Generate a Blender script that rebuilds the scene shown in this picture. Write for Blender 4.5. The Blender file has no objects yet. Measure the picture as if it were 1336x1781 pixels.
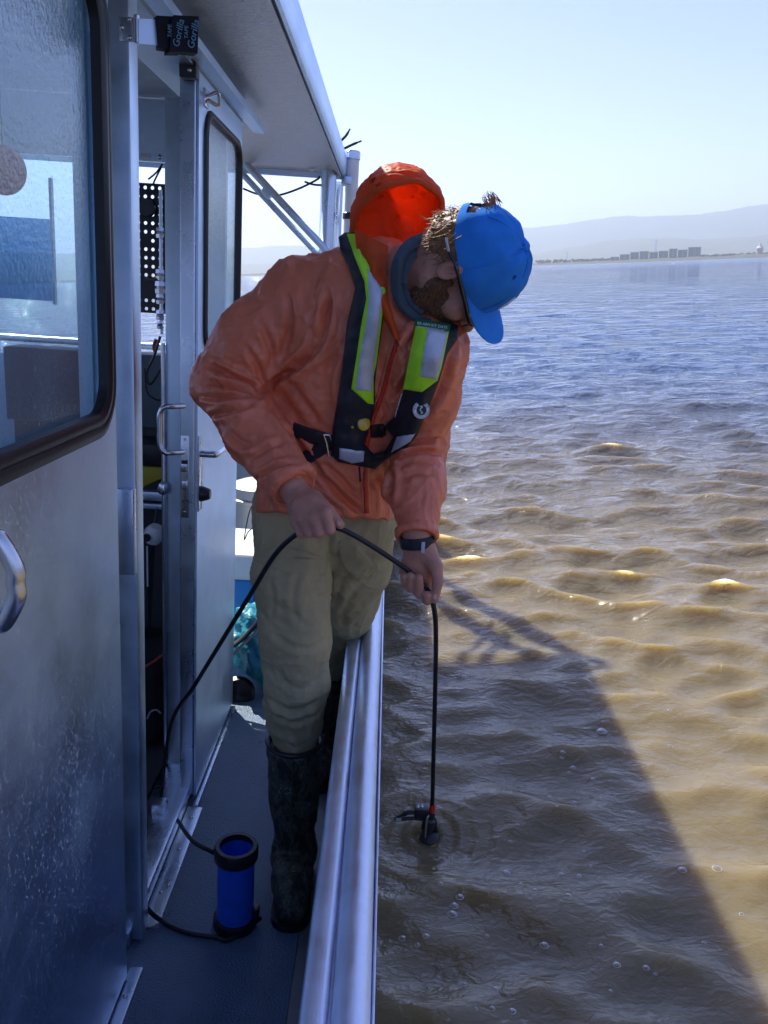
import bpy, bmesh, math, random
import numpy as np
from mathutils import Vector, Matrix, noise as mnoise
from mathutils.geometry import delaunay_2d_cdt
from mathutils.bvhtree import BVHTree
random.seed(7); rng = np.random.default_rng(7)
S = bpy.context.scene
COL = S.collection

# ---------------------------------------------------------------- frames
# "boat frame": X to starboard, Y along the side deck away from the camera, Z up from the deck; metres.
# The boat heels, so boat frame -> world is the rigid motion BOAT (world Z is true up, water near z = 0).
def nv(v): v = np.array(v, float); return v/np.linalg.norm(v)
F, CX, CY = 1440.0, 668.0, 890.5           # focal length and centre of the photo, in its pixels
CAM = np.array([0.0, 0.0, 1.45])
dY = nv([12, -370.5, F]); dD = np.array([-.0629, 1, 0.]); dD[2] = -(dY[0]*dD[0]+dY[1]*dD[1])/dY[2]; dD = nv(dD)
dX = np.cross(dD, dY)
RB = np.array([dX, dY, -dD])               # camera (x right, y down, z forward) -> boat
def P(px, py, X=None, Y=None, Z=None):     # point of the boat frame seen at a photo pixel, on a plane of the boat
    r = RB @ np.array([px-CX, py-CY, F])
    t = (X-CAM[0])/r[0] if X is not None else (Y-CAM[1])/r[1] if Y is not None else (Z-CAM[2])/r[2]
    return CAM + r*t
UP = nv([-.095, -.032, .995])
wy = nv(np.array([0, 1, 0])-UP*UP[1]); wx = np.cross(wy, UP)
hC = float((CAM-np.array([.179, 1.8, .185])) @ UP)
p0 = CAM-hC*UP
RW = np.array([wx, wy, UP])
BOAT = Matrix.Identity(4)
for i in range(3):
    for j in range(3): BOAT[i][j] = RW[i, j]
    BOAT[i][3] = float(-(RW @ p0)[i])
def to_world(p): return RW @ (np.asarray(p, float)-p0)
def dir_world(d): return RW @ np.asarray(d, float)

# ---------------------------------------------------------------- camera
cd = bpy.data.cameras.new('camera'); cam = bpy.data.objects.new('camera', cd); COL.objects.link(cam)
Rw = RW @ RB
M = Matrix.Identity(4); cp = to_world(CAM)
for i in range(3):
    M[i][0] = Rw[i, 0]; M[i][1] = -Rw[i, 1]; M[i][2] = -Rw[i, 2]; M[i][3] = cp[i]
cam.matrix_world = M
cd.sensor_fit = 'VERTICAL'; cd.sensor_height = 36.0; cd.lens = 36.0*F/1781.0
cd.clip_start = .05; cd.clip_end = 60000
S.camera = cam

# ---------------------------------------------------------------- sky, sun, exposure
SUN = nv(dir_world([-.557, .80, 1.0]))
w = bpy.data.worlds.new("World"); S.world = w; w.use_nodes = True
wn = w.node_tree.nodes; sk = wn.new('ShaderNodeTexSky'); sk.sky_type = 'NISHITA'; sk.sun_disc = False
sk.sun_elevation = math.asin(SUN[2]); sk.sun_rotation = math.atan2(SUN[0], SUN[1])
sk.air_density = .5; sk.dust_density = .2; sk.ozone_density = 1.5; sk.altitude = 0
tint = wn.new('ShaderNodeMix'); tint.data_type = 'RGBA'; tint.blend_type = 'MULTIPLY'; tint.inputs[0].default_value = 1; tint.inputs[7].default_value = (.94, .83, 1.10, 1)
w.node_tree.links.new(sk.outputs[0], tint.inputs[6]); w.node_tree.links.new(tint.outputs[2], wn['Background'].inputs[0])
wn['Background'].inputs[1].default_value = .15
sl = bpy.data.lights.new('sun', 'SUN'); sun = bpy.data.objects.new('sun', sl); COL.objects.link(sun)
sl.energy = 4.6; sl.angle = math.radians(.53); sl.color = (1, .95, .87)
sun.rotation_euler = Vector(SUN).to_track_quat('Z', 'Y').to_euler()
S.render.engine = 'CYCLES'
S.view_settings.view_transform = 'Standard'; S.view_settings.look = 'None'
S.view_settings.exposure = 0.95; S.view_settings.gamma = 1
S.cycles.use_denoising = True
S.cycles.max_bounces = 8; S.cycles.transparent_max_bounces = 12; S.cycles.volume_bounces = 0
S.cycles.sample_clamp_indirect = 6

# ---------------------------------------------------------------- materials
MATS = {}
def mat(name, col=(.5, .5, .5), rough=.5, metal=0., bump=None, var=0., vscale=8., spec=.5, coat=0., rvar=0., stretch=(1, 1, 1), sheen=0., trans=0.):
    m = bpy.data.materials.new(name); m.use_nodes = True; nt = m.node_tree; b = nt.nodes['Principled BSDF']
    b.inputs['Base Color'].default_value = (*col, 1); b.inputs['Roughness'].default_value = rough
    b.inputs['Metallic'].default_value = metal; b.inputs['Specular IOR Level'].default_value = spec
    b.inputs['Coat Weight'].default_value = coat
    if sheen: b.inputs['Sheen Weight'].default_value = sheen
    tc = nt.nodes.new('ShaderNodeTexCoord'); mp = nt.nodes.new('ShaderNodeMapping'); mp.inputs['Scale'].default_value = stretch
    nt.links.new(tc.outputs['Object'], mp.inputs['Vector'])
    if var or rvar:
        nz = nt.nodes.new('ShaderNodeTexNoise'); nz.inputs['Scale'].default_value = vscale; nz.inputs['Detail'].default_value = 6; nz.inputs['Roughness'].default_value = .65
        nt.links.new(mp.outputs[0], nz.inputs['Vector'])
    if var:
        r = nt.nodes.new('ShaderNodeMapRange'); r.inputs[1].default_value = .25; r.inputs[2].default_value = .75
        r.inputs[3].default_value = 1-var; r.inputs[4].default_value = 1+var
        mx = nt.nodes.new('ShaderNodeMix'); mx.data_type = 'RGBA'; mx.blend_type = 'MULTIPLY'; mx.inputs[0].default_value = 1
        mx.inputs[6].default_value = (*col, 1)
        nt.links.new(nz.outputs[0], r.inputs[0]); nt.links.new(r.outputs[0], mx.inputs[7]); nt.links.new(mx.outputs[2], b.inputs['Base Color'])
    if rvar:
        r2 = nt.nodes.new('ShaderNodeMapRange'); r2.inputs[1].default_value = .3; r2.inputs[2].default_value = .7
        r2.inputs[3].default_value = max(.02, rough-rvar); r2.inputs[4].default_value = min(1, rough+rvar)
        nt.links.new(nz.outputs[0], r2.inputs[0]); nt.links.new(r2.outputs[0], b.inputs['Roughness'])
    last = None
    for (sc, dist, det, st) in (bump or []):
        mp2 = nt.nodes.new('ShaderNodeMapping'); mp2.inputs['Scale'].default_value = st; nt.links.new(tc.outputs['Object'], mp2.inputs['Vector'])
        n2 = nt.nodes.new('ShaderNodeTexNoise'); n2.inputs['Scale'].default_value = sc; n2.inputs['Detail'].default_value = abs(det)
        if det < 0: n2.noise_type = 'RIDGED_MULTIFRACTAL'; n2.inputs['Distortion'].default_value = .5
        nt.links.new(mp2.outputs[0], n2.inputs['Vector'])
        bp = nt.nodes.new('ShaderNodeBump'); bp.inputs['Strength'].default_value = 1; bp.inputs['Distance'].default_value = dist
        nt.links.new(n2.outputs[0], bp.inputs['Height'])
        if last: nt.links.new(last.outputs[0], bp.inputs['Normal'])
        last = bp
    if last: nt.links.new(last.outputs[0], b.inputs['Normal'])
    if trans:
        tr = nt.nodes.new('ShaderNodeBsdfTranslucent'); tr.inputs[0].default_value = (*col, 1)
        ms = nt.nodes.new('ShaderNodeMixShader'); ms.inputs[0].default_value = trans
        out = nt.nodes['Material Output']; nt.links.new(b.outputs[0], ms.inputs[1]); nt.links.new(tr.outputs[0], ms.inputs[2]); nt.links.new(ms.outputs[0], out.inputs[0])
        if last: nt.links.new(last.outputs[0], tr.inputs['Normal'])
    MATS[name] = m; return m
one = (1, 1, 1)
def metal_scratched(name, col, rough, dirt=.0):
    """bare aluminium plate: mill grain, light oxide blotches, small pale dried-spray specks and scratches"""
    m = mat(name, col, rough, 1., bump=[(900, .00012, 2, (1, 1, .08)), (14, .0012, 3, one)], var=.16, vscale=5, rvar=.10)
    nt = m.node_tree; b = nt.nodes['Principled BSDF']
    tc = nt.nodes.new('ShaderNodeTexCoord')
    vo = nt.nodes.new('ShaderNodeTexNoise'); vo.inputs['Scale'].default_value = 250; vo.inputs['Detail'].default_value = 2.5
    mp = nt.nodes.new('ShaderNodeMapping'); mp.inputs['Scale'].default_value = (1, 1, .55); mp.inputs['Rotation'].default_value = (.5, 0, 0)
    nt.links.new(tc.outputs['Object'], mp.inputs[0]); nt.links.new(mp.outputs[0], vo.inputs[0])
    big = nt.nodes.new('ShaderNodeTexNoise'); big.inputs['Scale'].default_value = 4; nt.links.new(tc.outputs['Object'], big.inputs[0])
    ad = nt.nodes.new('ShaderNodeMath'); ad.operation = 'MULTIPLY_ADD'; ad.inputs[1].default_value = .22
    nt.links.new(big.outputs[0], ad.inputs[0]); nt.links.new(vo.outputs[0], ad.inputs[2])
    th = nt.nodes.new('ShaderNodeMapRange'); th.inputs[1].default_value = .725; th.inputs[2].default_value = .79
    nt.links.new(ad.outputs[0], th.inputs[0])
    dif = nt.nodes.new('ShaderNodeBsdfDiffuse'); dif.inputs[0].default_value = (.80, .84, .90, 1)
    ms = nt.nodes.new('ShaderNodeMixShader'); out = nt.nodes['Material Output']
    mu = nt.nodes.new('ShaderNodeMath'); mu.operation = 'MULTIPLY'; mu.inputs[1].default_value = .55
    nt.links.new(th.outputs[0], mu.inputs[0]); nt.links.new(mu.outputs[0], ms.inputs[0])
    nt.links.new(b.outputs[0], ms.inputs[1]); nt.links.new(dif.outputs[0], ms.inputs[2]); nt.links.new(ms.outputs[0], out.inputs[0])
    return m
ALU_PLATE = metal_scratched('aluminium_plate', (.60, .76, .97), .40)
ALU = mat('aluminium', (.60, .68, .78), .30, 1., bump=[(700, .0001, 2, (1, .05, 1)), (30, .00012, 2, one)], var=.12, vscale=9, rvar=.10)
ALU_POST = mat('aluminium_post', (.62, .75, .86), .42, 1., bump=[(60, .00012, 3, one)], var=.14, vscale=12, rvar=.1)
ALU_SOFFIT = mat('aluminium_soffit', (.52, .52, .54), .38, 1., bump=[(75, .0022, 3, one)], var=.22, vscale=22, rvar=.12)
STEEL = mat('stainless', (.62, .64, .67), .24, 1., bump=[(300, .0001, 2, (1, 1, .1))])
RAIL = mat('rail_aluminium', (.70, .78, .92), .46, 1., bump=[(260, .00018, 3, (1, .12, 1)), (45, .0005, 2, one)], var=.13, vscale=14, rvar=.09)
BLACK_RUB = mat('black_rubber', (.012, .012, .014), .42, spec=.5, bump=[(120, .0004, 2, one)])
BLACK_PL = mat('black_plastic', (.015, .016, .02), .35)
DARK = mat('dark_interior', (.05, .055, .06), .7)
WHITE_PL = mat('white_plastic', (.78, .78, .76), .4, var=.08)
DECK = mat('deck_paint', (.10, .165, .25), .36, spec=.5, bump=[(190, .0045, 2, one), (28, .002, 3, one)], var=.22, vscale=10, rvar=.10)
HULL_IN = mat('hull_inside', (.30, .32, .34), .5, .6, var=.2, vscale=7)
def glass(name, tint, dirt):
    m = bpy.data.materials.new(name); m.use_nodes = True; nt = m.node_tree; nt.nodes.clear()
    out = nt.nodes.new('ShaderNodeOutputMaterial'); tr = nt.nodes.new('ShaderNodeBsdfTransparent'); tr.inputs[0].default_value = (*tint, 1)
    gl = nt.nodes.new('ShaderNodeBsdfGlossy'); gl.inputs['Roughness'].default_value = .02
    df = nt.nodes.new('ShaderNodeBsdfDiffuse'); df.inputs[0].default_value = (.36, .66, .80, 1)
    fr = nt.nodes.new('ShaderNodeFresnel')
    gg = nt.nodes.new('ShaderNodeNewGeometry'); ir = nt.nodes.new('ShaderNodeMapRange'); ir.inputs[3].default_value = 1.7; ir.inputs[4].default_value = 1/1.7
    nt.links.new(gg.outputs['Backfacing'], ir.inputs[0]); nt.links.new(ir.outputs[0], fr.inputs[0])
    tc = nt.nodes.new('ShaderNodeTexCoord')
    nz = nt.nodes.new('ShaderNodeTexNoise'); nz.inputs['Scale'].default_value = 2.2; nz.inputs['Detail'].default_value = 3
    mp = nt.nodes.new('ShaderNodeMapping'); mp.inputs['Scale'].default_value = (1, 3, .6); nt.links.new(tc.outputs['Object'], mp.inputs[0]); nt.links.new(mp.outputs[0], nz.inputs[0])
    dr = nt.nodes.new('ShaderNodeTexNoise'); dr.inputs['Scale'].default_value = 130; nt.links.new(tc.outputs['Object'], dr.inputs[0])
    mr = nt.nodes.new('ShaderNodeMapRange'); mr.inputs[1].default_value = .35; mr.inputs[2].default_value = .75; mr.inputs[3].default_value = dirt*.3; mr.inputs[4].default_value = dirt
    nt.links.new(nz.outputs[0], mr.inputs[0])
    dm = nt.nodes.new('ShaderNodeMapRange'); dm.inputs[1].default_value = .66; dm.inputs[2].default_value = .74; dm.inputs[3].default_value = 0; dm.inputs[4].default_value = .28
    nt.links.new(dr.outputs[0], dm.inputs[0])
    su = nt.nodes.new('ShaderNodeMath'); su.use_clamp = True; nt.links.new(mr.outputs[0], su.inputs[0]); nt.links.new(dm.outputs[0], su.inputs[1])
    bp = nt.nodes.new('ShaderNodeBump'); bp.inputs['Distance'].default_value = .0012; nt.links.new(dr.outputs[0], bp.inputs['Height']); nt.links.new(bp.outputs[0], gl.inputs['Normal'])
    m1 = nt.nodes.new('ShaderNodeMixShader'); m2 = nt.nodes.new('ShaderNodeMixShader')
    nt.links.new(su.outputs[0], m1.inputs[0]); nt.links.new(tr.outputs[0], m1.inputs[1]); nt.links.new(df.outputs[0], m1.inputs[2])
    nt.links.new(fr.outputs[0], m2.inputs[0]); nt.links.new(m1.outputs[0], m2.inputs[1]); nt.links.new(gl.outputs[0], m2.inputs[2]); nt.links.new(m2.outputs[0], out.inputs[0])
    return m
GLASS = glass('wet_glass', (.78, .92, .98), .13)
GLASS_D = glass('door_glass', (.86, .94, .97), .14)

# ---------------------------------------------------------------- object helpers (all mesh data is given in the boat frame)
BASE = {}
def thing(name, label, cat, base, group=None, kind=None, world=False):
    o = bpy.data.objects.new(name, None); COL.objects.link(o); o.empty_display_size = .1
    base = np.asarray(base, float); BASE[o.name] = base
    o.matrix_world = Matrix.Translation(base) if world else BOAT @ Matrix.Translation(base)
    o['label'] = label; o['category'] = cat
    if group: o['group'] = group
    if kind: o['kind'] = kind
    return o
def tag(o, label, cat, group=None):
    o['label'] = label; o['category'] = cat
    if group: o['group'] = group
    return o
def mk(name, geo, m, parent=None, smooth=True, base=None, angle=35, world=False, kind=None, label=None):
    verts, faces = geo
    v = np.asarray(verts, float).reshape(-1, 3)
    if parent is not None:
        b = BASE[parent.name]
    else:
        b = np.asarray(base if base is not None else v.mean(0), float)
    me = bpy.data.meshes.new(name)
    v = v-b
    me.from_pydata(v.tolist(), [], [list(map(int, f)) for f in faces]); me.update()
    if isinstance(m, (list, tuple)):
        for x in m: me.materials.append(x)
    else: me.materials.append(m)
    o = bpy.data.objects.new(name, me); COL.objects.link(o); BASE[o.name] = b
    if parent is not None: o.parent = parent
    else: o.matrix_world = Matrix.Translation(b) if world else BOAT @ Matrix.Translation(b)
    if smooth:
        me.polygons.foreach_set('use_smooth', np.ones(len(me.polygons), bool))
        if angle < 180 and hasattr(me, 'set_sharp_from_angle'): me.set_sharp_from_angle(angle=math.radians(angle))
    if kind: o['kind'] = kind
    if label: o['label'] = label
    return o
class G:
    """a small bag of geometry"""
    def __init__(s): s.v = []; s.f = []
    def add(s, geo):
        n = len(s.v); s.v += [tuple(map(float, p)) for p in geo[0]]; s.f += [[int(i)+n for i in f] for f in geo[1]]; return s
    def geo(s): return s.v, s.f
def box(x0, x1, y0, y1, z0, z1, bev=.0, seg=2):
    bm = bmesh.new(); bmesh.ops.create_cube(bm, size=1)
    for v in bm.verts: v.co = Vector(((x0+x1)/2+v.co.x*(x1-x0), (y0+y1)/2+v.co.y*(y1-y0), (z0+z1)/2+v.co.z*(z1-z0)))
    if bev: bmesh.ops.bevel(bm, geom=bm.edges[:], offset=bev, segments=seg, affect='EDGES', profile=.6)
    bm.verts.index_update()
    r = [v.co[:] for v in bm.verts], [[v.index for v in f.verts] for f in bm.faces]; bm.free(); return r
def spline(pts, n=8):
    p = np.asarray(pts, float); q = np.vstack([2*p[0]-p[1], p, 2*p[-1]-p[-2]]); out = []
    for i in range(len(p)-1):
        a, b, c, d = q[i:i+4]
        for t in np.linspace(0, 1, n, endpoint=False):
            out.append(.5*(2*b+(c-a)*t+(2*a-5*b+4*c-d)*t*t+(3*b-a-3*c+d)*t**3))
    out.append(p[-1]); return np.array(out)
def tube(pts, r, seg=10, cap=True, flat=1.0, ref=None):
    p = np.asarray(pts, float); n = len(p); r = np.broadcast_to(np.asarray(r, float), (n,))
    t = np.gradient(p, axis=0); t /= np.linalg.norm(t, axis=1)[:, None]+1e-12
    up = np.array(ref, float) if ref is not None else np.array([0, 0, 1.]) if abs(t[0, 2]) < .9 else np.array([1., 0, 0])
    V = []; u = nv(np.cross(t[0], up))
    for i in range(n):
        u = u-t[i]*(u@t[i]); u = nv(u); b = np.cross(t[i], u)
        for k in range(seg):
            a = 2*math.pi*k/seg; V.append(p[i]+r[i]*(math.cos(a)*u+math.sin(a)*b*flat))
    Fc = [[i*seg+k, i*seg+(k+1) % seg, (i+1)*seg+(k+1) % seg, (i+1)*seg+k] for i in range(n-1) for k in range(seg)]
    if cap: Fc += [list(range(seg))[::-1], [(n-1)*seg+k for k in range(seg)]]
    return V, Fc
def lathe(prof, c, axis=(0, 0, 1), seg=32, ref=None):
    a = nv(axis); u = nv(np.cross(a, ref if ref is not None else ([1, 0, 0] if abs(a[0]) < .9 else [0, 1, 0]))); b = np.cross(a, u); c = np.asarray(c, float)
    V = [c+a*h+r*(math.cos(2*math.pi*k/seg)*u+math.sin(2*math.pi*k/seg)*b) for (r, h) in prof for k in range(seg)]
    Fc = [[i*seg+k, i*seg+(k+1) % seg, (i+1)*seg+(k+1) % seg, (i+1)*seg+k] for i in range(len(prof)-1) for k in range(seg)]
    return V, Fc
def cyl(c, axis, r, h, seg=16, bev=.0):
    e = bev or min(r, h)*.12
    return lathe([(0, 0), (r-e, 0), (r, e), (r, h-e), (r-e, h), (0, h)], c, axis, seg)
def rrect(x0, y0, x1, y1, r, n=7):
    o = []
    for cx, cy, a0 in ((x1-r, y1-r, 0), (x0+r, y1-r, 90), (x0+r, y0+r, 180), (x1-r, y0+r, 270)):
        for k in range(n): a = math.radians(a0+90*k/(n-1)); o.append((cx+r*math.cos(a), cy+r*math.sin(a)))
    return o
def inpoly(pt, poly):
    x, y = pt; c = False; j = len(poly)-1
    for i in range(len(poly)):
        xi, yi = poly[i]; xj, yj = poly[j]
        if (yi > y) != (yj > y) and x < (xj-xi)*(y-yi)/(yj-yi+1e-15)+xi: c = not c
        j = i
    return c
def plate(outer, holes, f3, off):
    """flat plate with holes: outline in 2D, f3 maps it to 3D, off is the thickness vector"""
    pts = [Vector(p) for p in outer]; edges = [(i, (i+1) % len(outer)) for i in range(len(outer))]; loops = [list(range(len(outer)))]
    for h in holes:
        n = len(pts); pts += [Vector(p) for p in h]; edges += [(n+i, n+(i+1) % len(h)) for i in range(len(h))]; loops.append([n+i for i in range(len(h))])
    V2, E2, F2, ov, oe, of = delaunay_2d_cdt(pts, edges, [], 0, 1e-6)
    Fk = []
    for f in F2:
        c = sum((V2[i] for i in f), Vector((0, 0)))/len(f)
        if inpoly(c, outer) and not any(inpoly(c, h) for h in holes): Fk.append(list(f))
    A = [np.array(f3(*v)) for v in V2]; off = np.asarray(off, float); n = len(A); V = A+[a+off for a in A]
    Fc = [f for f in Fk]+[[i+n for i in f][::-1] for f in Fk]
    inv = {}
    for i, l in enumerate(ov):
        for k in l: inv[k] = i
    for l in loops:
        for a, b in zip(l, l[1:]+l[:1]): a, b = inv[a], inv[b]; Fc.append([a, b, b+n, a+n])
    bm = bmesh.new(); vs = [bm.verts.new(v) for v in V]
    for f in Fc:
        try: bm.faces.new([vs[i] for i in f])
        except ValueError: pass
    bmesh.ops.recalc_face_normals(bm, faces=bm.faces[:]); bm.verts.index_update()
    r = [v.co[:] for v in bm.verts], [[v.index for v in f.verts] for f in bm.faces]; bm.free(); return r
def text_geo(s, size, depth=.0004):
    c = bpy.data.curves.new('t', 'FONT'); c.body = s; c.size = size; c.extrude = depth; c.align_x = 'CENTER'; c.align_y = 'CENTER'; c.resolution_u = 3
    o = bpy.data.objects.new('t', c); COL.objects.link(o); bpy.context.view_layer.update()
    me = bpy.data.meshes.new_from_object(o.evaluated_get(bpy.context.evaluated_depsgraph_get()))
    r = np.array([v.co[:] for v in me.vertices]).reshape(-1, 3), [list(p.vertices) for p in me.polygons]
    bpy.data.objects.remove(o); bpy.data.curves.remove(c); bpy.data.meshes.remove(me); return r
def place(geo, org, ex, ey):
    ex = nv(ex); ey = nv(np.asarray(ey, float)-ex*(ex@np.asarray(ey, float))); ez = np.cross(ex, ey)
    return [np.asarray(org)+v[0]*ex+v[1]*ey+v[2]*ez for v in geo[0]], geo[1]

# ================================================================ WATER
HX0, HX1, HY0, HY1 = -2.45, -.03, -1.6, 5.2       # hull footprint (boat frame), where the water sheet is open
def waves(x, y):
    """Gerstner-like chop: returns displaced x, y and height"""
    r = np.random.default_rng(11); dx = np.zeros_like(x); dy = np.zeros_like(x); h = np.zeros_like(x)
    dist = np.hypot(x, y); cell = np.maximum(dist*.0075, .004)
    # calmer strip in the lee of the hull
    bx = (x-.0); lee = 1-.55*np.exp(-((np.clip(bx, -9, 9)-.35)/.8)**2)*np.clip((3.4-y)/1.6, 0, 1)
    for i in range(90):
        L = .11*(2.4/.11)**r.random(); a = math.radians(-99+r.normal()*36); k = 2*math.pi/L
        A = .0076*L**1.0*(.45+1.1*r.random())*(1.7 if L < .42 else .55 if L < .9 else .26)
        ph = r.random()*6.283; kx, ky = math.cos(a)*k, math.sin(a)*k
        fade = np.clip((L/cell-3)/4, 0, 1)*(lee if L < 1.2 else 1)
        t = kx*x+ky*y+ph; s, c = np.sin(t), np.cos(t)
        h += A*fade*c; dx -= .95*A*fade*s*math.cos(a); dy -= .95*A*fade*s*math.sin(a)
    w0 = to_world([.172, 1.79, .19]); q = np.hypot(x-w0[0], y-w0[1])      # rings where the probe dips in
    h += .0045*np.cos(q*2*math.pi/.042)*np.exp(-q/.10)*np.clip(q/.02, 0, 1)
    return x+dx, y+dy, h
def build_water():
    ang = np.concatenate([np.radians(np.arange(-180, -38, 2.5)), np.radians(np.arange(-38, 38, .17)), np.radians(np.arange(38, 180, 2.5))])
    rr = [.22]
    while rr[-1] < 11500: rr.append(rr[-1]*(1.0062 if rr[-1] < 60 else 1.02 if rr[-1] < 600 else 1.1))
    rr = np.array(rr); na, nr = len(ang), len(rr)
    Rr, Aa = np.meshgrid(rr, ang, indexing='ij'); x = Rr*np.sin(Aa); y = Rr*np.cos(Aa)
    x2, y2, z = waves(x, y)
    far = Rr > 900; x2[far] = x[far]; y2[far] = y[far]; z[far] = 0
    V = np.stack([x2, y2, z], -1).reshape(-1, 3)
    i = np.arange(nr-1)[:, None]; k = np.arange(na)[None]; k2 = (k+1) % na
    Fq = np.stack(np.broadcast_arrays(i*na+k, i*na+k2, (i+1)*na+k2, (i+1)*na+k), -1).reshape(-1, 4)[:, ::-1]
    bv = (V @ RW)+p0                                 # in the boat frame
    ins = (bv[:, 0] > HX0+.03) & (bv[:, 0] < HX1) & (bv[:, 1] > HY0+.03) & (bv[:, 1] < HY1-.03)
    Fq = Fq[~ins[Fq].all(1)]
    me = bpy.data.meshes.new('water')
    me.vertices.add(len(V)); me.vertices.foreach_set('co', V.ravel()); me.loops.add(Fq.size); me.loops.foreach_set('vertex_index', Fq.ravel().astype(np.int32))
    me.polygons.add(len(Fq)); me.polygons.foreach_set('loop_start', (np.arange(len(Fq))*4).astype(np.int32)); me.polygons.foreach_set('loop_total', np.full(len(Fq), 4, np.int32))
    me.polygons.foreach_set('use_smooth', np.ones(len(Fq), bool)); me.update(calc_edges=True); me.validate()
    o = bpy.data.objects.new('water', me); COL.objects.link(o); o['kind'] = 'structure'
    m = bpy.data.materials.new('muddy_water'); m.use_nodes = True; nt = m.node_tree; b = nt.nodes['Principled BSDF']
    b.inputs['Base Color'].default_value = (.215, .145, .058, 1); b.inputs['Roughness'].default_value = .022; b.inputs['IOR'].default_value = 1.48
    b.inputs['Subsurface Weight'].default_value = 1.0; b.inputs['Subsurface Radius'].default_value = (1, .8, .45); b.inputs['Subsurface Scale'].default_value = .30
    geo = nt.nodes.new('ShaderNodeNewGeometry'); last = None
    cdn = nt.nodes.new('ShaderNodeCameraData')
    for sc, dist, st, det, d0, d1 in ((.009, 9., (1, 2.2, 1), 3, 900, 2500), (.035, 3.2, (1, 2.2, 1), 3, 250, 700), (.13, 1.5, (1, 2.1, 1), 4, 35, 90), (.45, .36, (1, 2.2, 1), 4, 22, 70), (1.1, .22, (1, 2.1, 1), 4, 10, 26), (2.7, .13, (1, 1.8, 1), 4, 5, 13), (7, .056, (1, 1.7, 1), 4, 1.2, 5), (20, .012, (1, 1.5, 1), 3, 0, 0), (52, .003, (1, 1.4, 1), 2, 0, 0)):
        mp = nt.nodes.new('ShaderNodeMapping'); mp.inputs['Scale'].default_value = st; mp.inputs['Rotation'].default_value = (0, 0, .13)
        nz = nt.nodes.new('ShaderNodeTexNoise'); nz.inputs['Scale'].default_value = sc; nz.inputs['Detail'].default_value = det; nz.inputs['Distortion'].default_value = .6
        nt.links.new(geo.outputs['Position'], mp.inputs[0]); nt.links.new(mp.outputs[0], nz.inputs[0])
        bp = nt.nodes.new('ShaderNodeBump'); bp.inputs['Distance'].default_value = dist; nt.links.new(nz.outputs[0], bp.inputs['Height'])
        if d1:                                      # wave detail too fine for the far mesh
            mr = nt.nodes.new('ShaderNodeMapRange'); mr.inputs[1].default_value = d0; mr.inputs[2].default_value = d1
            vl = nt.nodes.new('ShaderNodeVectorMath'); vl.operation = 'LENGTH'; nt.links.new(geo.outputs['Position'], vl.inputs[0])
            nt.links.new(vl.outputs['Value'], mr.inputs[0]); nt.links.new(mr.outputs[0], bp.inputs['Strength'])
        else: bp.inputs['Strength'].default_value = .6
        if last: nt.links.new(last.outputs[0], bp.inputs['Normal'])
        last = bp
    nt.links.new(last.outputs[0], b.inputs['Normal'])
    vl = nt.nodes.new('ShaderNodeVectorMath'); vl.operation = 'LENGTH'; nt.links.new(geo.outputs['Position'], vl.inputs[0])
    rg = nt.nodes.new('ShaderNodeMapRange'); rg.inputs[1].default_value = 25; rg.inputs[2].default_value = 350; rg.inputs[3].default_value = .022; rg.inputs[4].default_value = .11   # ripples too small to model
    nt.links.new(vl.outputs['Value'], rg.inputs[0]); nt.links.new(rg.outputs[0], b.inputs['Roughness'])
    # muddy brown near the boat; sky's reflected blue painted in farther out, ragged edge
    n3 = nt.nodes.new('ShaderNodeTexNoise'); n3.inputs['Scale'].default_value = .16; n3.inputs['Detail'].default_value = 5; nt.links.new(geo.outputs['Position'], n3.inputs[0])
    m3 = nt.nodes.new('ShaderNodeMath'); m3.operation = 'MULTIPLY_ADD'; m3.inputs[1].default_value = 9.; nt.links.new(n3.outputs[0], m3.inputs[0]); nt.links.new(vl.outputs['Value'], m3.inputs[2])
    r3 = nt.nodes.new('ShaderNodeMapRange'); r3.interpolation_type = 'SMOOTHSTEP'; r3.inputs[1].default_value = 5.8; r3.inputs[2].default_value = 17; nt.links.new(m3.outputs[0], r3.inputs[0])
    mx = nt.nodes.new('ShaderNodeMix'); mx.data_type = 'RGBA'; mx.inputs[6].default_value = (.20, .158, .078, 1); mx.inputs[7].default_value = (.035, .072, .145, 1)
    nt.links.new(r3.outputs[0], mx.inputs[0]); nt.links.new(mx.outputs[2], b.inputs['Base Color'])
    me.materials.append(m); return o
build_water()

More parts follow.
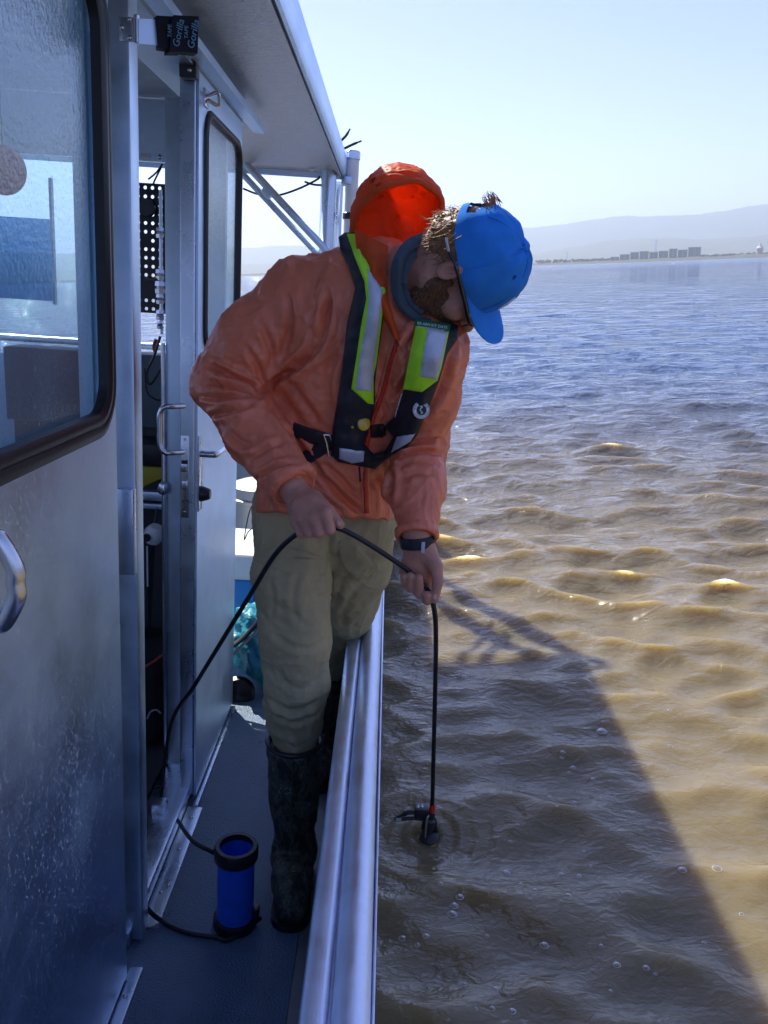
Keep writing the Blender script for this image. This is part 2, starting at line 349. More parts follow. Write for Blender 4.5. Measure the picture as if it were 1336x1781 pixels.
# ================================================================ FAR SHORE (world frame)
def ray_w(px, py): return Rw @ np.array([px-CX, py-CY, F])
def azim(px, py=455): r = ray_w(px, py); return math.atan2(r[0], r[1])
def at(px, d, z=0.): a = azim(px); return np.array([math.sin(a)*d, math.cos(a)*d, z])
def hor(px): return 480-(px-430)*.0365               # horizon row in the photo
def zfor(px, rows, d): return .94*d*rows/F               # height of something `rows` photo pixels above the horizon
HILL = mat('hill_scrub', (.06, .075, .05), .9, var=.35, vscale=.004)
HILL2 = mat('foothill_scrub', (.075, .085, .055), .9, var=.5, vscale=.01)
SHORE = mat('marsh_bank', (.05, .055, .035), .9, var=.4, vscale=.02)
def ridge(name, d, prof, depth, m, seed):
    xs = np.arange(-700, 2300, 12.0); px = [p[0] for p in prof]; hh = np.interp(xs, px, [p[1] for p in prof])
    V = []; Fc = []; n = len(xs); rows = 9
    for j in range(rows):
        t = j/(rows-1); dd = d+depth*t; s = math.sin(min(1, t*1.25)*math.pi/2)
        for i, x in enumerate(xs):
            a = azim(x); nz = mnoise.fractal(Vector((x*.012+seed, t*3, seed)), 1, 2, 5)
            z = zfor(x, hh[i], d+depth*.8)*s*(1+.07*nz*(.4+s))+(0 if j else -3)
            V.append((math.sin(a)*dd, math.cos(a)*dd, z))
    for j in range(rows-1):
        for i in range(n-1): Fc.append([j*n+i, j*n+i+1, (j+1)*n+i+1, (j+1)*n+i])
    # close the back and the underside
    b0 = len(V)
    for i, x in enumerate(xs): a = azim(x); V.append((math.sin(a)*(d+depth*1.01), math.cos(a)*(d+depth*1.01), -3))
    for i in range(n-1): Fc.append([(rows-1)*n+i, (rows-1)*n+i+1, b0+i+1, b0+i])
    o = mk(name, (V, Fc), m, None, base=(0, 0, 0), world=True, angle=180, kind='structure'); return o
ridge('hills', 8200, [(-700, 60), (300, 42), (430, 46), (520, 48), (560, 44), (700, 46), (900, 60), (985, 66), (1040, 71), (1090, 74), (1140, 72), (1200, 72), (1260, 74), (1336, 76), (1500, 88), (2300, 70)], 2600, HILL, 3.)
ridge('foothills', 5200, [(-700, 20), (430, 19), (520, 21), (600, 17), (900, 17), (960, 24), (1050, 33), (1110, 37), (1180, 36), (1240, 31), (1336, 34), (1600, 40), (2300, 30)], 1700, HILL2, 9.)
ridge('shore_bank', 2300, [(-700, 4), (430, 4.0), (900, 4.2), (1000, 4.5), (1100, 5), (1225, 6), (1336, 8), (1600, 7), (2300, 5)], 260, SHORE, 21.)
BLD = mat('slate_cladding', (.06, .095, .14), .6, var=.2, vscale=.05); BLDR = mat('pale_roof', (.22, .25, .28), .7); WIN = mat('dark_window', (.03, .04, .05), .2)
random.seed(5)
def block(name, px0, px1, d, hrows, label, cat, m, group=None, storeys=5, roof=True):
    p, q = at(px0, d), at(px1, d); ex = q-p; L = np.linalg.norm(ex); ex /= L; ey = np.array([-ex[1], ex[0], 0]); H = d*hrows/F; c = (p+q)/2
    z0 = d*2.2/F
    t = thing(name, label, cat, (c[0], c[1], z0), group, world=True)
    Mx = lambda g: ([c+v[0]*ex+v[1]*ey+np.array([0, 0, z0+v[2]]) for v in g[0]], g[1])
    dp = min(L, 60)
    mk('wall', Mx(box(-L/2, L/2, 0, dp, -z0-3, H)), m, t, False)
    if roof: mk('roof', Mx(box(-L/2-1, L/2+1, -1, dp+1, H+.02, H+1.3)), BLDR, t, False)
    wn_ = max(2, int(L/14)); g = G()
    for s in range(storeys):
        for k in range(wn_):
            x = -L/2+(k+.5)*L/wn_; zz = H*(s+.30)/storeys
            g.add(box(x-L/wn_*.3, x+L/wn_*.3, -.35, -.02, zz, zz+H/storeys*.5))
    mk('window_band', Mx(g.geo()), WIN, t, False, kind='stuff')
    return t
xs = [1062, 1078, 1096, 1112, 1129, 1145, 1163, 1178, 1196, 1219]
hs = [6.5, 11, 12.5, 14.5, 11.5, 14, 15.5, 14.5, 16.5, 15]
for i in range(9):
    block('office_block', xs[i], xs[i+1]-1.2, 2430+(i % 3)*24, hs[i]-(i % 2)*1.2, ('lowest and leftmost block', 'second block from the left', 'third block from the left', 'fourth block from the left', 'middle block', 'fourth block from the right', 'third block from the right', 'second block from the right', 'widest and rightmost block')[i]+' of the slate blue office row on the far shore', 'building', BLD, 'office blocks on the far shore')
WH = mat('pale_wall', (.6, .6, .58), .7); TERR = mat('terracotta_wall', (.42, .22, .14), .7)
for k_, (x0, x1, h, mm) in enumerate(((936, 944, 3.2, WH), (950, 956, 2.6, WH), (962, 972, 3.6, WH), (979, 985, 3, WH), (1230, 1240, 3.4, WH), (1252, 1258, 3, WH))):
    block('shore_house', x0, x1, 2440, h, ('leftmost', 'second from left', 'third from left', 'fourth from left', 'fifth from left', 'rightmost')[k_]+' of the small pale low houses along the far shoreline', 'house', mm, 'low houses on the far shore', storeys=1)
block('shore_shed', 1012, 1025, 2430, 5.0, 'terracotta coloured low shed left of the slate office row', 'shed', TERR, storeys=1)
# red and white tower at the right
t = thing('shore_tower', 'stout pink and white tower at the right end of the far shore', 'tower', at(1320, 2420, 3), world=True)
c = at(1320, 2420); PINK = mat('pink_wall', (.50, .30, .26), .7)
k = 2420/F
mk('tower_body', lathe([(0, -6), (5.2*k, -6), (4.6*k, 6*k), (4.4*k, 13*k), (0, 13*k)], c, (0, 0, 1), 12), PINK, t, False)
mk('tower_cap', lathe([(5.2*k, 13.02*k), (5.2*k, 14.5*k), (2.6*k, 17*k), (.6*k, 22*k), (0, 22*k)], c, (0, 0, 1), 12), WH, t, False)
# transmission towers
def pylon(px, d, rows, label):
    c = at(px, d); H = d*rows/F; t = thing('lattice_pylon', label, 'pylon', c+np.array([0, 0, 2]), 'pylons on the far shore', world=True); g = G()
    wv = lambda z: H*.085*(1-z/H)**1.2+.5
    for sx in (-1, 1):
        for sy in (-1, 1): mk('tower_leg', tube([c+np.array([sx*wv(z), sy*wv(z), z]) for z in np.linspace(-3, H, 6)], .38, 4), ALU_POST, t, False)
    for z in np.linspace(0, H*.92, 9):
        for s in (-1, 1): g.add(tube([c+np.array([-s*wv(z), -wv(z), z]), c+np.array([s*wv(z+H*.1), -wv(z+H*.1), z+H*.1])], .22, 4))
    mk('lattice', g.geo(), ALU_POST, t, False, kind='stuff')
    for f in (.70, .82, .94): mk('cross_arm', tube([c+np.array([-H*.1, 0, H*f]), c+np.array([H*.1, 0, H*f])], .4, 4), ALU_POST, t, False)
pylon(1139, 2700, 34, 'tall lattice pylon rising behind the slate office row'); pylon(986, 3000, 20, 'shorter lattice pylon left of the slate office row')
# shoreline trees: small crowns on short trunks
TREE = mat('shore_foliage', (.05, .065, .035), .9, var=.5, vscale=.15); TRUNK = mat('shore_trunk', (.09, .07, .05), .9)
def blob(c, r, seed):
    bm = bmesh.new(); bmesh.ops.create_icosphere(bm, subdivisions=2, radius=1)
    for v in bm.verts: s = 1+.45*mnoise.noise(v.co*1.7+Vector((seed, 0, 0))); v.co = Vector((c[0]+v.co.x*r*s*1.3, c[1]+v.co.y*r*s*1.3, c[2]+v.co.z*r*s))
    bm.verts.index_update(); o = [v.co[:] for v in bm.verts], [[v.index for v in f.verts] for f in bm.faces]; bm.free(); return o
for i, px in enumerate([936, 942, 944, 951, 954, 963, 967, 971, 982, 1006, 1009, 1028, 1033, 1041, 1050, 1058, 1221, 1225, 1232, 1242, 1249, 1256, 1260, 1267, 1275, 1285, 1302, 1311, 1328, 1334, 940, 947, 958, 975, 990, 997, 1001, 1030, 1037, 1046, 1054, 1223, 1228, 1236, 1246, 1263, 1270, 1281, 1290, 1298, 1306, 1333]):
    d = 2400+random.random()*60; r = d/F*(1.5+random.random()*1.5); c = at(px, d)
    t = thing('shore_tree', 'small dark tree along the far shoreline', 'tree', c+np.array([0, 0, 4]), 'trees on the far shore', world=True)
    mk('trunk', tube([c+np.array([0, 0, 2]), c+np.array([.2, 0, 6+r])], [.5, .3], 5), TRUNK, t)
    g = G()
    for q in range(4): g.add(blob(c+np.array([random.uniform(-r, r), random.uniform(-r, r)*.5, 6+r*random.uniform(.7, 1.3)]), r*random.uniform(.5, .8), i*7+q))
    mk('crown', g.geo(), TREE, t, False)
# the air
hz = mk('haze', box(-13000, 13000, -13000, 13000, -8, 700), MATS['hill_scrub'], None, False, base=(0, 0, 0), world=True, kind='stuff')
mh = bpy.data.materials.new('haze_air'); mh.use_nodes = True; nt = mh.node_tree; nt.nodes.clear(); o_ = nt.nodes.new('ShaderNodeOutputMaterial'); pv = nt.nodes.new('ShaderNodeVolumePrincipled')
pv.inputs['Color'].default_value = (.76, .88, 1, 1); pv.inputs['Density'].default_value = 1.7e-4; pv.inputs['Anisotropy'].default_value = .3
nt.links.new(pv.outputs[0], o_.inputs['Volume']); hz.data.materials.clear(); hz.data.materials.append(mh)

# ================================================================ BOAT
WXW = -.478                                       # outboard face of the cabin side
boat = thing('work_boat', 'bare aluminium work boat with cabin doors, roof overhang and tube gunwale beside brown water', 'boat', (-1.2, 1.8, 0))
def bp(name, geo, m, smooth=True, parent=None, angle=35, label=None): return mk(name, geo, m, parent or boat, smooth, angle=angle, label=label)
def rivets(parent, pts, nrm, r=.006, name='rivet', m=STEEL):
    proto = None
    for p in pts:
        if proto is None:
            g = lathe([(r, -.001), (r, .0012), (r*.7, .003), (0, .0036)], (0, 0, 0), nrm, 10); b = BASE[parent.name]
            me = bpy.data.meshes.new(name); me.from_pydata([tuple(v) for v in g[0]], [], g[1]); me.materials.append(m); me.polygons.foreach_set('use_smooth', [True]*len(me.polygons)); proto = me
        o = bpy.data.objects.new(name, proto); COL.objects.link(o); o.parent = parent; o.location = Vector(np.asarray(p)-BASE[parent.name])
# deck and hull
bp('deck', box(-2.38, -.125, -1.5, 5.1, -.06, 0), DECK, False)
bp('deck_edge_strip', plate([(-.124, -1.5), (-.124, 5.1), (-.085, 5.1), (-.085, -1.5)], [], lambda x, y: (x, y, -.002), (0, 0, -.03)), HULL_IN, False)
sec = [(-.085, -.02), (-.082, .05), (-.062, .50), (-.058, .545), (.018, .545), (.022, .40), (-.01, -.15), (-.3, -.45), (-.36, -.45), (-.14, -.10)]
def sweep_y(sec, y0, y1, n=2):
    V = [(x, y, z) for y in np.linspace(y0, y1, n) for (x, z) in sec]; m_ = len(sec)
    Fc = [[j*m_+i, j*m_+(i+1) % m_, (j+1)*m_+(i+1) % m_, (j+1)*m_+i] for j in range(n-1) for i in range(m_)]+[list(range(m_))[::-1], [(n-1)*m_+i for i in range(m_)]]
    return V, [f[::-1] for f in Fc]
bp('hull_side', sweep_y(sec, -1.6, 5.2), HULL_IN, False)
bp('hull_side', sweep_y([(-2.4-x*.4, z) for x, z in sec][::-1], -1.6, 5.2), HULL_IN, False)
bp('bow_bulkhead', box(-2.36, -.07, -1.6, -1.56, -.3, .56), HULL_IN, False); bp('transom', box(-2.36, -.07, 5.12, 5.18, -.3, .56), HULL_IN, False)
bp('hull_bottom', box(-2.3, -.15, -1.55, 5.15, -.45, -.40), HULL_IN, False)
# gunwale: outer tube with rub strip, inner rounded cap
gy = np.linspace(-1.6, 5.2, 60)
wob = .0012*np.sin(gy*3.1)
bp('gunwale_tube', tube(np.stack([.004+wob, gy, .5735+0*gy], -1), .0262, 28), RAIL)
bp('rub_strip', box(.0305, .0345, -1.6, 5.2, .545, .583, .0015), RAIL)
bp('gunwale_cap', sweep_y([(-.060, .540), (-.0605, .574), (-.057, .5815), (-.049, .5845), (-.034, .5855), (-.0265, .583), (-.0235, .577), (-.0235, .540)], -1.6, 5.2, 2), RAIL, angle=50)
bp('weld_seam', tube(np.stack([-.0225+.0004*np.sin(gy*60), np.linspace(-1.6, 5.2, 60), np.full(60, .5725)], -1), .0035, 6), ALU_POST)
# near cabin side with its big window
PY = 1.472
win_out = rrect(-.25, 1.205, 1.452, 1.905, .075); win_gl = rrect(-.225, 1.231, 1.425, 1.88, .058)
f3 = lambda y, z: (WXW, y, z)
side = bp('cabin_side', plate([(-1.4, .012), (PY, .012), (PY, 1.995), (-1.4, 1.995)], [win_out], f3, (-.028, 0, 0)), ALU_PLATE, False)
def gasket(parent, outer, inner, x, name='window_gasket'):
    n = len(outer); V = []; Fc = []
    prof = [(0, -.012), (0, .004), (.22, .008), (.42, .008), (.5, .005), (.58, .009), (.8, .009), (1, .004), (1, -.012)]
    for i in range(n):
        a = np.array(outer[i]); b = np.array(inner[i])
        for t, h in prof: c = a+(b-a)*t; V.append((x+h, c[0], c[1]))
    k = len(prof)
    for i in range(n):
        j = (i+1) % n
        for q in range(k-1): Fc.append([i*k+q, j*k+q, j*k+q+1, i*k+q+1])
    return mk(name, (V, [f[::-1] for f in Fc]), BLACK_RUB, parent, True, angle=50)
g0 = gasket(side, rrect(-.262, 1.193, 1.464, 1.917, .085), rrect(-.222, 1.234, 1.422, 1.877, .055), WXW)
mk('window_pane', plate(win_gl, [], lambda y, z: (WXW-.012, y, z), (-.004, 0, 0)), GLASS, side, False)
def dhandle(y, z0, z1, out, r, name, parent, sgn=1, x=WXW, rad=.045):
    e = sgn*out
    pts = [(x, y, z0), (x+e*.5, y, z0), (x+e-sgn*rad*.35, y, z0+.004), (x+e, y, z0+rad*.8), (x+e, y, (z0+z1)/2), (x+e, y, z1-rad*.8), (x+e-sgn*rad*.35, y, z1-.004), (x+e*.5, y, z1), (x, y, z1)]
    return mk(name, tube(spline(pts, 6), r, 14), STEEL, parent)
HB, HT = P(18, 1090, X=WXW+.05), P(18, 942, X=WXW+.05)
h1, h2 = P(20, 936, X=WXW+.05), P(20, 1094, X=WXW+.05)
dhandle(h1[1], h2[2], h1[2], .052, .0115, 'grab_handle', side)
for zz in (h2[2], h1[2]): mk('handle_flange', cyl((WXW, h1[1], zz), (1, 0, 0), .021, .004), STEEL, side)
# door post beside the opening
post = bp('door_post', box(-.545, -.4735, 1.57, 1.622, .01, 1.992, .006), ALU_POST)
a, b = P(207, 846, Y=1.568), P(239, 996, Y=1.568)
mk('strike_box', box(a[0], b[0], 1.548, 1.5695, b[2], a[2], .004), ALU, post)
a = P(208, 30, Y=1.57); b = P(236, 74, Y=1.57)
hl = mk('hinge_leaf', box(a[0], b[0], 1.5665, 1.5698, b[2], a[2], .001), STEEL, post)
kx = P(239, 50, Y=1.57)
mk('hinge_knuckle', cyl((kx[0], 1.566, b[2]-.002), (0, 0, 1), .0055, a[2]-b[2]+.006, 12), STEEL, post)
rivets(post, [P(*q, Y=1.5665) for q in ((226, 34), (212, 48), (226, 66))], (0, -1, 0), .0042, 'hinge_screw')
bp('panel_reveal', box(-.53, -.506, 1.44, 1.4725, .012, 1.995), ALU_POST, False)
# sliding door seen edge-on
DY0, DY1 = 2.12, 2.70
dw_out = rrect(2.185, 1.285, 2.672, 1.868, .062)
door = bp('side_door', plate([(DY0, .022), (DY1, .022), (DY1, 1.935), (DY0, 1.935)], [dw_out], f3, (-.006, 0, 0)), ALU_PLATE, False)
def edgebox(px0, px1, yy): return P(px0, 900, Y=yy)[0], P(px1, 900, Y=yy)[0]
ex0, ex1 = edgebox(313, 342, DY0)
edge = mk('edge_tube', sweep_y([(ex0, 0), (ex0, 1)], 0, 1) if False else box(ex0, WXW-.0065, DY0-.002, DY0+.046, .022, 1.935, .007, 3), ALU, door)
gasket(door, rrect(2.178, 1.277, 2.68, 1.876, .07), rrect(2.197, 1.297, 2.661, 1.857, .052), WXW)
mk('door_pane', plate(rrect(2.193, 1.293, 2.665, 1.861, .056), [], lambda y, z: (WXW-.004, y, z), (-.003, 0, 0)), GLASS_D, door, False)
fx = DY0-.002
def onedge(px, py): return P(px, py, Y=fx)
a, b = onedge(314.5, 757), onedge(329, 901)
mk('lock_faceplate', box(a[0], b[0], fx-.0018, fx+.001, b[2], a[2], .0008), STEEL, door)
for py in (764, 890): rivets(door, [onedge(322, py)], (0, -1, 0), .004, 'faceplate_screw')
a, b = onedge(316, 805), onedge(327, 820); mk('latch_bolt', box(a[0], b[0], fx-.012, fx, b[2], a[2], .002), STEEL, door)
a, b = onedge(317, 835), onedge(328, 852); mk('dead_bolt', box(a[0], b[0], fx-.009, fx, b[2], a[2], .003), STEEL, door)
rivets(door, [onedge(319, 871), onedge(326, 871)], (0, -1, 0), .003, 'plate_hole', BLACK_PL)
a, b = onedge(316, 800), onedge(327, 806); mk('bolt_slot', box(a[0], b[0], fx-.0022, fx, b[2], a[2]), BLACK_PL, door, False)
# inside pull of the door (towards the cabin), with straight legs
hz0, hz1 = P(300, 782, Y=DY0+.02)[2], P(300, 703, Y=DY0+.02)[2]; hxo = P(278, 740, Y=DY0-.03)[0]
mk('pull_handle', tube(spline([(ex0+.02, DY0+.012, hz0), (ex0-.012, DY0-.022, hz0), (hxo+.012, DY0-.03, hz0+.002), (hxo, DY0-.03, hz0+.022), (hxo, DY0-.03, (hz0+hz1)/2), (hxo, DY0-.03, hz1-.022), (hxo+.012, DY0-.03, hz1-.002), (ex0-.012, DY0-.022, hz1), (ex0+.02, DY0+.012, hz1)], 6), .0072, 12), STEEL, door)
# outside lever, escutcheon and cylinder
mk('lock_escutcheon', box(WXW, WXW+.003, 2.128, 2.168, .872, 1.075, .001), STEEL, door)
mk('door_lever', tube(spline([(WXW, 2.148, 1.025), (WXW+.03, 2.148, 1.025), (WXW+.042, 2.155, 1.025), (WXW+.046, 2.19, 1.024), (WXW+.046, 2.26, 1.022)], 6), .0095, 12), STEEL, door)
mk('lock_knob', lathe([(0, 0), (.021, 0), (.021, .005), (.016, .020), (.013, .026), (0, .026)], (WXW+.003, 2.148, .917), (1, 0, 0), 20), BLACK_PL, door)
pe = mk('pad_eye', box(WXW, WXW+.004, 2.165, 2.205, 1.872, 1.912, .001), STEEL, door)
mk('pad_eye_ring', tube(spline([(WXW+.002, 2.176, 1.892), (WXW+.03, 2.178, 1.905), (WXW+.034, 2.185, 1.892), (WXW+.03, 2.19, 1.879), (WXW+.002, 2.195, 1.892)], 5), .0045, 8), STEEL, door)
# inner jamb with a rod and its stop
jx0, jx1 = edgebox(289, 316, 2.24)
bp('door_jamb', box(jx0, jx1, 2.24, 2.29, .01, 1.90, .004), ALU_POST)
rod = bp('bolt_rod', tube([(jx0-.004, 2.232, .05), (jx0-.004, 2.232, 1.30)], .0058, 10), STEEL)
mk('rod_stop', lathe([(0, -.02), (.012, -.014), (.016, 0), (.012, .014), (0, .02)], (jx0-.004, 2.226, P(290, 850, Y=2.226)[2]), (0, 0, 1), 14), STEEL, rod)
# header over the opening and the drip rail
bp('door_header', box(-.60, -.484, 1.60, 2.75, 1.94, 1.998), ALU_POST, False)
bp('drip_rail', sweep_y([(-.478, 1.945), (-.440, 1.942), (-.437, 1.958), (-.441, 1.958), (-.443, 1.948), (-.478, 1.951)], 1.63, 2.90), ALU_PLATE, False)
bp('threshold', box(-.60, -.495, 1.55, 2.72, .001, .045, .012), ALU)
ks = bp('kick_strip', box(-.494, -.452, 1.62, 2.09, .0006, .0042, .001), ALU)
rivets(ks, [(-.472+dx, y, .004) for y, dx in ((1.66, .006), (1.735, -.004), (1.76, .008), (1.90, 0), (1.97, .006), (2.04, .0))], (0, 0, 1), .005)
k2 = bp('kick_strip', box(-.480, -.466, 2.09, 2.69, .0006, .010, .001), ALU); rivets(k2, [(-.473, 2.67, .01)], (0, 0, 1), .004)
k3 = bp('kick_strip', box(-.480, -.452, .2, 1.50, .0006, .006, .001), ALU); rivets(k3, [(-.466, y, .006) for y in (1.0, 1.2, 1.42)], (0, 0, 1), .005)
# roof with fascia, posts, brace
RY = 4.14
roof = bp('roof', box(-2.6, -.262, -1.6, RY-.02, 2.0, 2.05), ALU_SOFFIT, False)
mk('fascia', sweep_y([(-.2615, 1.992), (-.254, 1.984), (-.246, 1.986), (-.241, 1.998), (-.239, 2.062), (-.246, 2.072), (-.2615, 2.072)], -1.6, RY), ALU_PLATE, roof, angle=50)
mk('rear_lip', box(-2.6, -.262, RY-.019, RY, 1.975, 2.06, .004), ALU_PLATE, roof)
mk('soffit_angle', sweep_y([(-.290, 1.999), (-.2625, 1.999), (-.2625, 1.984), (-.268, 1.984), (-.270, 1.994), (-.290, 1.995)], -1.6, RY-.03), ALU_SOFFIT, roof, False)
bp('roof_post', tube([(-.318, 4.06, 0), (-.318, 4.06, 2.0)], .036, 20), ALU)
bp('roof_post', tube([(-.282, 4.26, 0), (-.282, 4.26, 1.98)], .020, 14), ALU)
bp('roof_post', tube([(-2.3, 4.06, 0), (-2.3, 4.06, 2.0)], .036, 16), ALU)
b1, b2 = P(418, 285, Y=4.0), P(570, 448, Y=4.03)
dd = nv(b2-b1); of = np.array([.012, -.02, .014])
br = bp('diagonal_brace', tube([b1-dd*.4+of, b2+dd*.1+of], .017, 14), ALU); mk('brace_strut', tube([b1-dd*.4-of*1.3, b2+dd*.1-of*1.3], .014, 12), ALU, br)
mk('brace_weld', cyl(P(468, 335, Y=4.0)-dd*.03, dd, .026, .05, 14), ALU, br)
mast = bp('light_mast', tube([(-.215, 4.12, 1.3), (-.215, 4.12, 2.06)], .03, 16), WHITE_PL)
mk('mast_clamp', cyl((-.215, 4.12, 1.80), (0, 0, 1), .036, .03, 16), BLACK_PL, mast); mk('mast_cap', cyl((-.215, 4.12, 2.06), (0, 0, 1), .034, .04, 16), ALU, mast)
mk('mast_bracket', box(-.262, -.215, 4.08, 4.16, 1.95, 1.985, .003), ALU, mast)
bp('aft_rail', tube([(-2.2, 4.6, 1.12), (-.12, 4.6, 1.12)], .019, 12), ALU)
for x in (-2.2, -1.2, -.14): bp('rail_stanchion', tube([(x, 4.6, .0), (x, 4.6, 1.12)], .016, 10), ALU)
# cabin shell behind
bp('cabin_far_side', plate([(-1.4, 0), (2.75, 0), (2.75, 1.995), (-1.4, 1.995)], [rrect(-1.1, 1.0, .5, 1.85, .06), rrect(.75, 1.0, 2.45, 1.85, .06)], lambda y, z: (-2.30, y, z), (-.03, 0, 0)), ALU_POST, False)
bp('cabin_front', plate([(-2.27, 0), (-.51, 0), (-.51, 1.995), (-2.27, 1.995)], [rrect(-2.15, 1.1, -1.45, 1.85, .06), rrect(-1.3, 1.1, -.62, 1.85, .06)], lambda x, z: (x, -1.35, z), (0, .03, 0)), ALU_POST, False)
BZ0, BZ1 = P(268, 628, Y=2.78)[2], P(268, 283, Y=2.78)[2]
aft = bp('cabin_aft_bulkhead', plate([(-2.27, 0), (-.535, 0), (-.535, 1.995), (-2.27, 1.995)], [[(-1.75, BZ0), (-.60, BZ0), (-.60, BZ1), (-1.75, BZ1)]], lambda x, z: (x, 2.78, z), (0, -.03, 0)), ALU_POST, False)
rivets(aft, [P(278, 273, Y=2.75)], (0, -1, 0), .008, 'bulkhead_bolt')
a = P(257, 272, Y=2.748); mk('slot', box(a[0]-.02, a[0]+.008, 2.744, 2.7495, a[2]-.006, a[2]+.008, .002), WHITE_PL, aft)
bp('cabin_floor', box(-2.27, -.61, -1.32, 2.74, .001, .03), DARK, False)
# dark bracket above the door, bracket plate across the opening, wrapped with tape
a, b = P(314, 136, Y=2.10), P(344, 82, Y=2.10)
bk = bp('door_top_bracket', box(a[0], b[0], 2.085, 2.115, a[2], b[2], .003), BLACK_PL)
rivets(bk, [P(329, 100, Y=2.084), P(330, 122, Y=2.084)], (0, -1, 0), .005, 'bracket_bolt', STEEL)
A0, A1, A2, A3 = P(241, 32, Y=1.56), P(241, 76, Y=1.56), P(338, 84, Y=1.61), P(338, 38, Y=1.61)
thk = np.array([0, .006, 0])
bp('hinged_bar', ([A0, A1, A2, A3, A0+thk, A1+thk, A2+thk, A3+thk], [[0, 1, 2, 3], [7, 6, 5, 4], [0, 4, 5, 1], [1, 5, 6, 2], [2, 6, 7, 3], [3, 7, 4, 0]]), ALU_POST, False)
tp = thing('tape_wrap', 'black adhesive tape wrapped round the metal bar above the side door, blue printed lettering', 'tape', (A1+A2)/2)
TAPE = mat('tape_black', (.006, .007, .014), .6, spec=.25); TXT = mat('tape_print', (.12, .30, .50), .5)
def bar(t, u): lo = A1+(A2-A1)*t; hi = A0+(A3-A0)*t; return lo+(hi-lo)*u
nrm = nv(np.cross(A2-A1, A0-A1)); nrm = nrm*(-1 if nrm @ (CAM-A1) < 0 else 1)
for (t0, t1, u0, u1, th, sk_) in ((.34, .68, -.16, 1.10, .010, .05), (.62, 1.02, -.22, 1.14, .013, .03), (.50, .74, -.30, .98, .016, -.04)):
    c = [bar(t0, u0), bar(t1, u0-sk_), bar(t1+.02, u1), bar(t0-sk_, u1)]
    mk('tape_band', ([p+nrm*th for p in c]+[p-nrm*th for p in c], [[0, 1, 2, 3], [7, 6, 5, 4], [0, 4, 5, 1], [1, 5, 6, 2], [2, 6, 7, 3], [3, 7, 4, 0]]), TAPE, tp, False)
tx = nv(A2-A1); ty = nv(A0-A1)
tg = text_geo('Gorilla', .0165)
for t, sz in ((.66, 1), (.93, 1.05)):
    c = bar(t, .45)+nrm*.0175
    mk('printed_name', place((tg[0]*sz, tg[1]), c, ty*.94+tx*.2, -tx if False else np.cross(nrm, ty*.94+tx*.2)), TXT, tp, False)
tg2 = text_geo('TAPE', .009)
for t in (.50, .80): mk('printed_word', place(tg2, bar(t, .5)+nrm*.0172, ty, np.cross(nrm, ty)), TXT, tp, False)
# floor bracket in the doorway
fb = bp('sill_bracket', box(*(lambda q: (q[0]-.016, q[0]+.016, q[1]-.02, q[1]+.02))(P(277, 1410, Z=.045)), .045, .075, .003), ALU)
rivets(fb, [P(273, 1410, Z=.062)+np.array([0, -.022, 0])], (0, -1, 0), .004, 'bracket_screw')

# ---------------------------------------------------------------- things in the cabin
def pegboard():
    c0 = P(251, 318, Y=2.60); c1 = P(286, 546, Y=2.60); x0, x1, z1, z0 = c0[0]-.03, c1[0]+.02, c0[2], c1[2]
    t = thing('pegboard', 'dark perforated instrument board standing in front of the aft cabin window', 'pegboard', ((x0+x1)/2, 2.6, z0))
    holes = []; nx, nz = 5, 15
    for i in range(nx):
        for j in range(nz):
            cx = x0+(i+.5)*(x1-x0)/nx; cz = z0+(j+.5)*(z1-z0)/nz
            if j in (2, 3) or (j == 8 and i % 2): continue
            holes.append([(cx+.0056*math.cos(a), cz+.0056*math.sin(a)) for a in np.linspace(0, 2*math.pi, 9)[:-1]])
    mk('board', plate([(x0, z0), (x1, z0), (x1, z1), (x0, z1)], holes, lambda x, z: (x, 2.60, z), (0, .004, 0)), BLACK_PL, t, False)
    mk('gauge', cyl(P(257, 362, Y=2.595), (0, -1, 0), .026, .02, 20), mat('gauge_face', (.03, .035, .04), .3), t)
    px = P(279, 400, Y=2.57)[0]
    mk('pipe', tube([(px, 2.575, z0-.06), (px, 2.575, z1-.02)], .006, 10), STEEL, t)
    for py, s in ((405, 1.2), (478, 1.3), (500, 1.5), (520, 1.2), (548, 1.2), (565, 1.0)):
        q = P(279, py, Y=2.57); mk('pipe_fitting', lathe([(0, -.012*s), (.010*s, -.012*s), (.011*s, -.004), (.008*s, 0), (.011*s, .004), (.010*s, .012*s), (0, .012*s)], q, (0, 0, 1), 6), STEEL, t, False)
    mk('pipe_branch', tube([P(253, 485, Y=2.565), P(279, 487, Y=2.565)], .006, 8), STEEL, t)
    mk('hose_clip', tube(spline([P(272, 590, Y=2.56), P(268, 602, Y=2.56), P(270, 612, Y=2.56)], 4), .006, 8), mat('red_clip', (.35, .03, .02), .4), t)
    return t
pegboard()
WIRE = mat('wire_black', (.012, .012, .015), .45)
wr = [[(283, 285), (272, 300), (258, 312)], [(281, 290), (270, 312), (266, 322)]]
for q in wr: tag(mk('wire', tube(spline([P(*p, Y=2.68) for p in q], 6), .0028, 6), WIRE), ('longer' if q[0][0] == 283 else 'shorter')+' thin black wire curling above the perforated board in the cabin', 'wire', 'wires above the perforated board')
tag(mk('hose', tube(spline([P(*p, Y=2.50) for p in [(279, 585), (268, 620), (255, 650), (262, 668), (281, 640)]], 6), .004, 8), WIRE), 'dark hose drooping in a loop below the perforated board', 'hose')
tag(mk('hose', tube(spline([P(*p, Y=2.46) for p in [(252, 640), (256, 680), (270, 694), (284, 696)]], 6), .003, 8), WIRE), 'thinner hose sagging lowest behind the inner door pull', 'hose')
cab = thing('equipment_cabinet', 'grey green cabinet under the aft cabin window seen through the door gap', 'cabinet', (-.8, 2.6, .03))
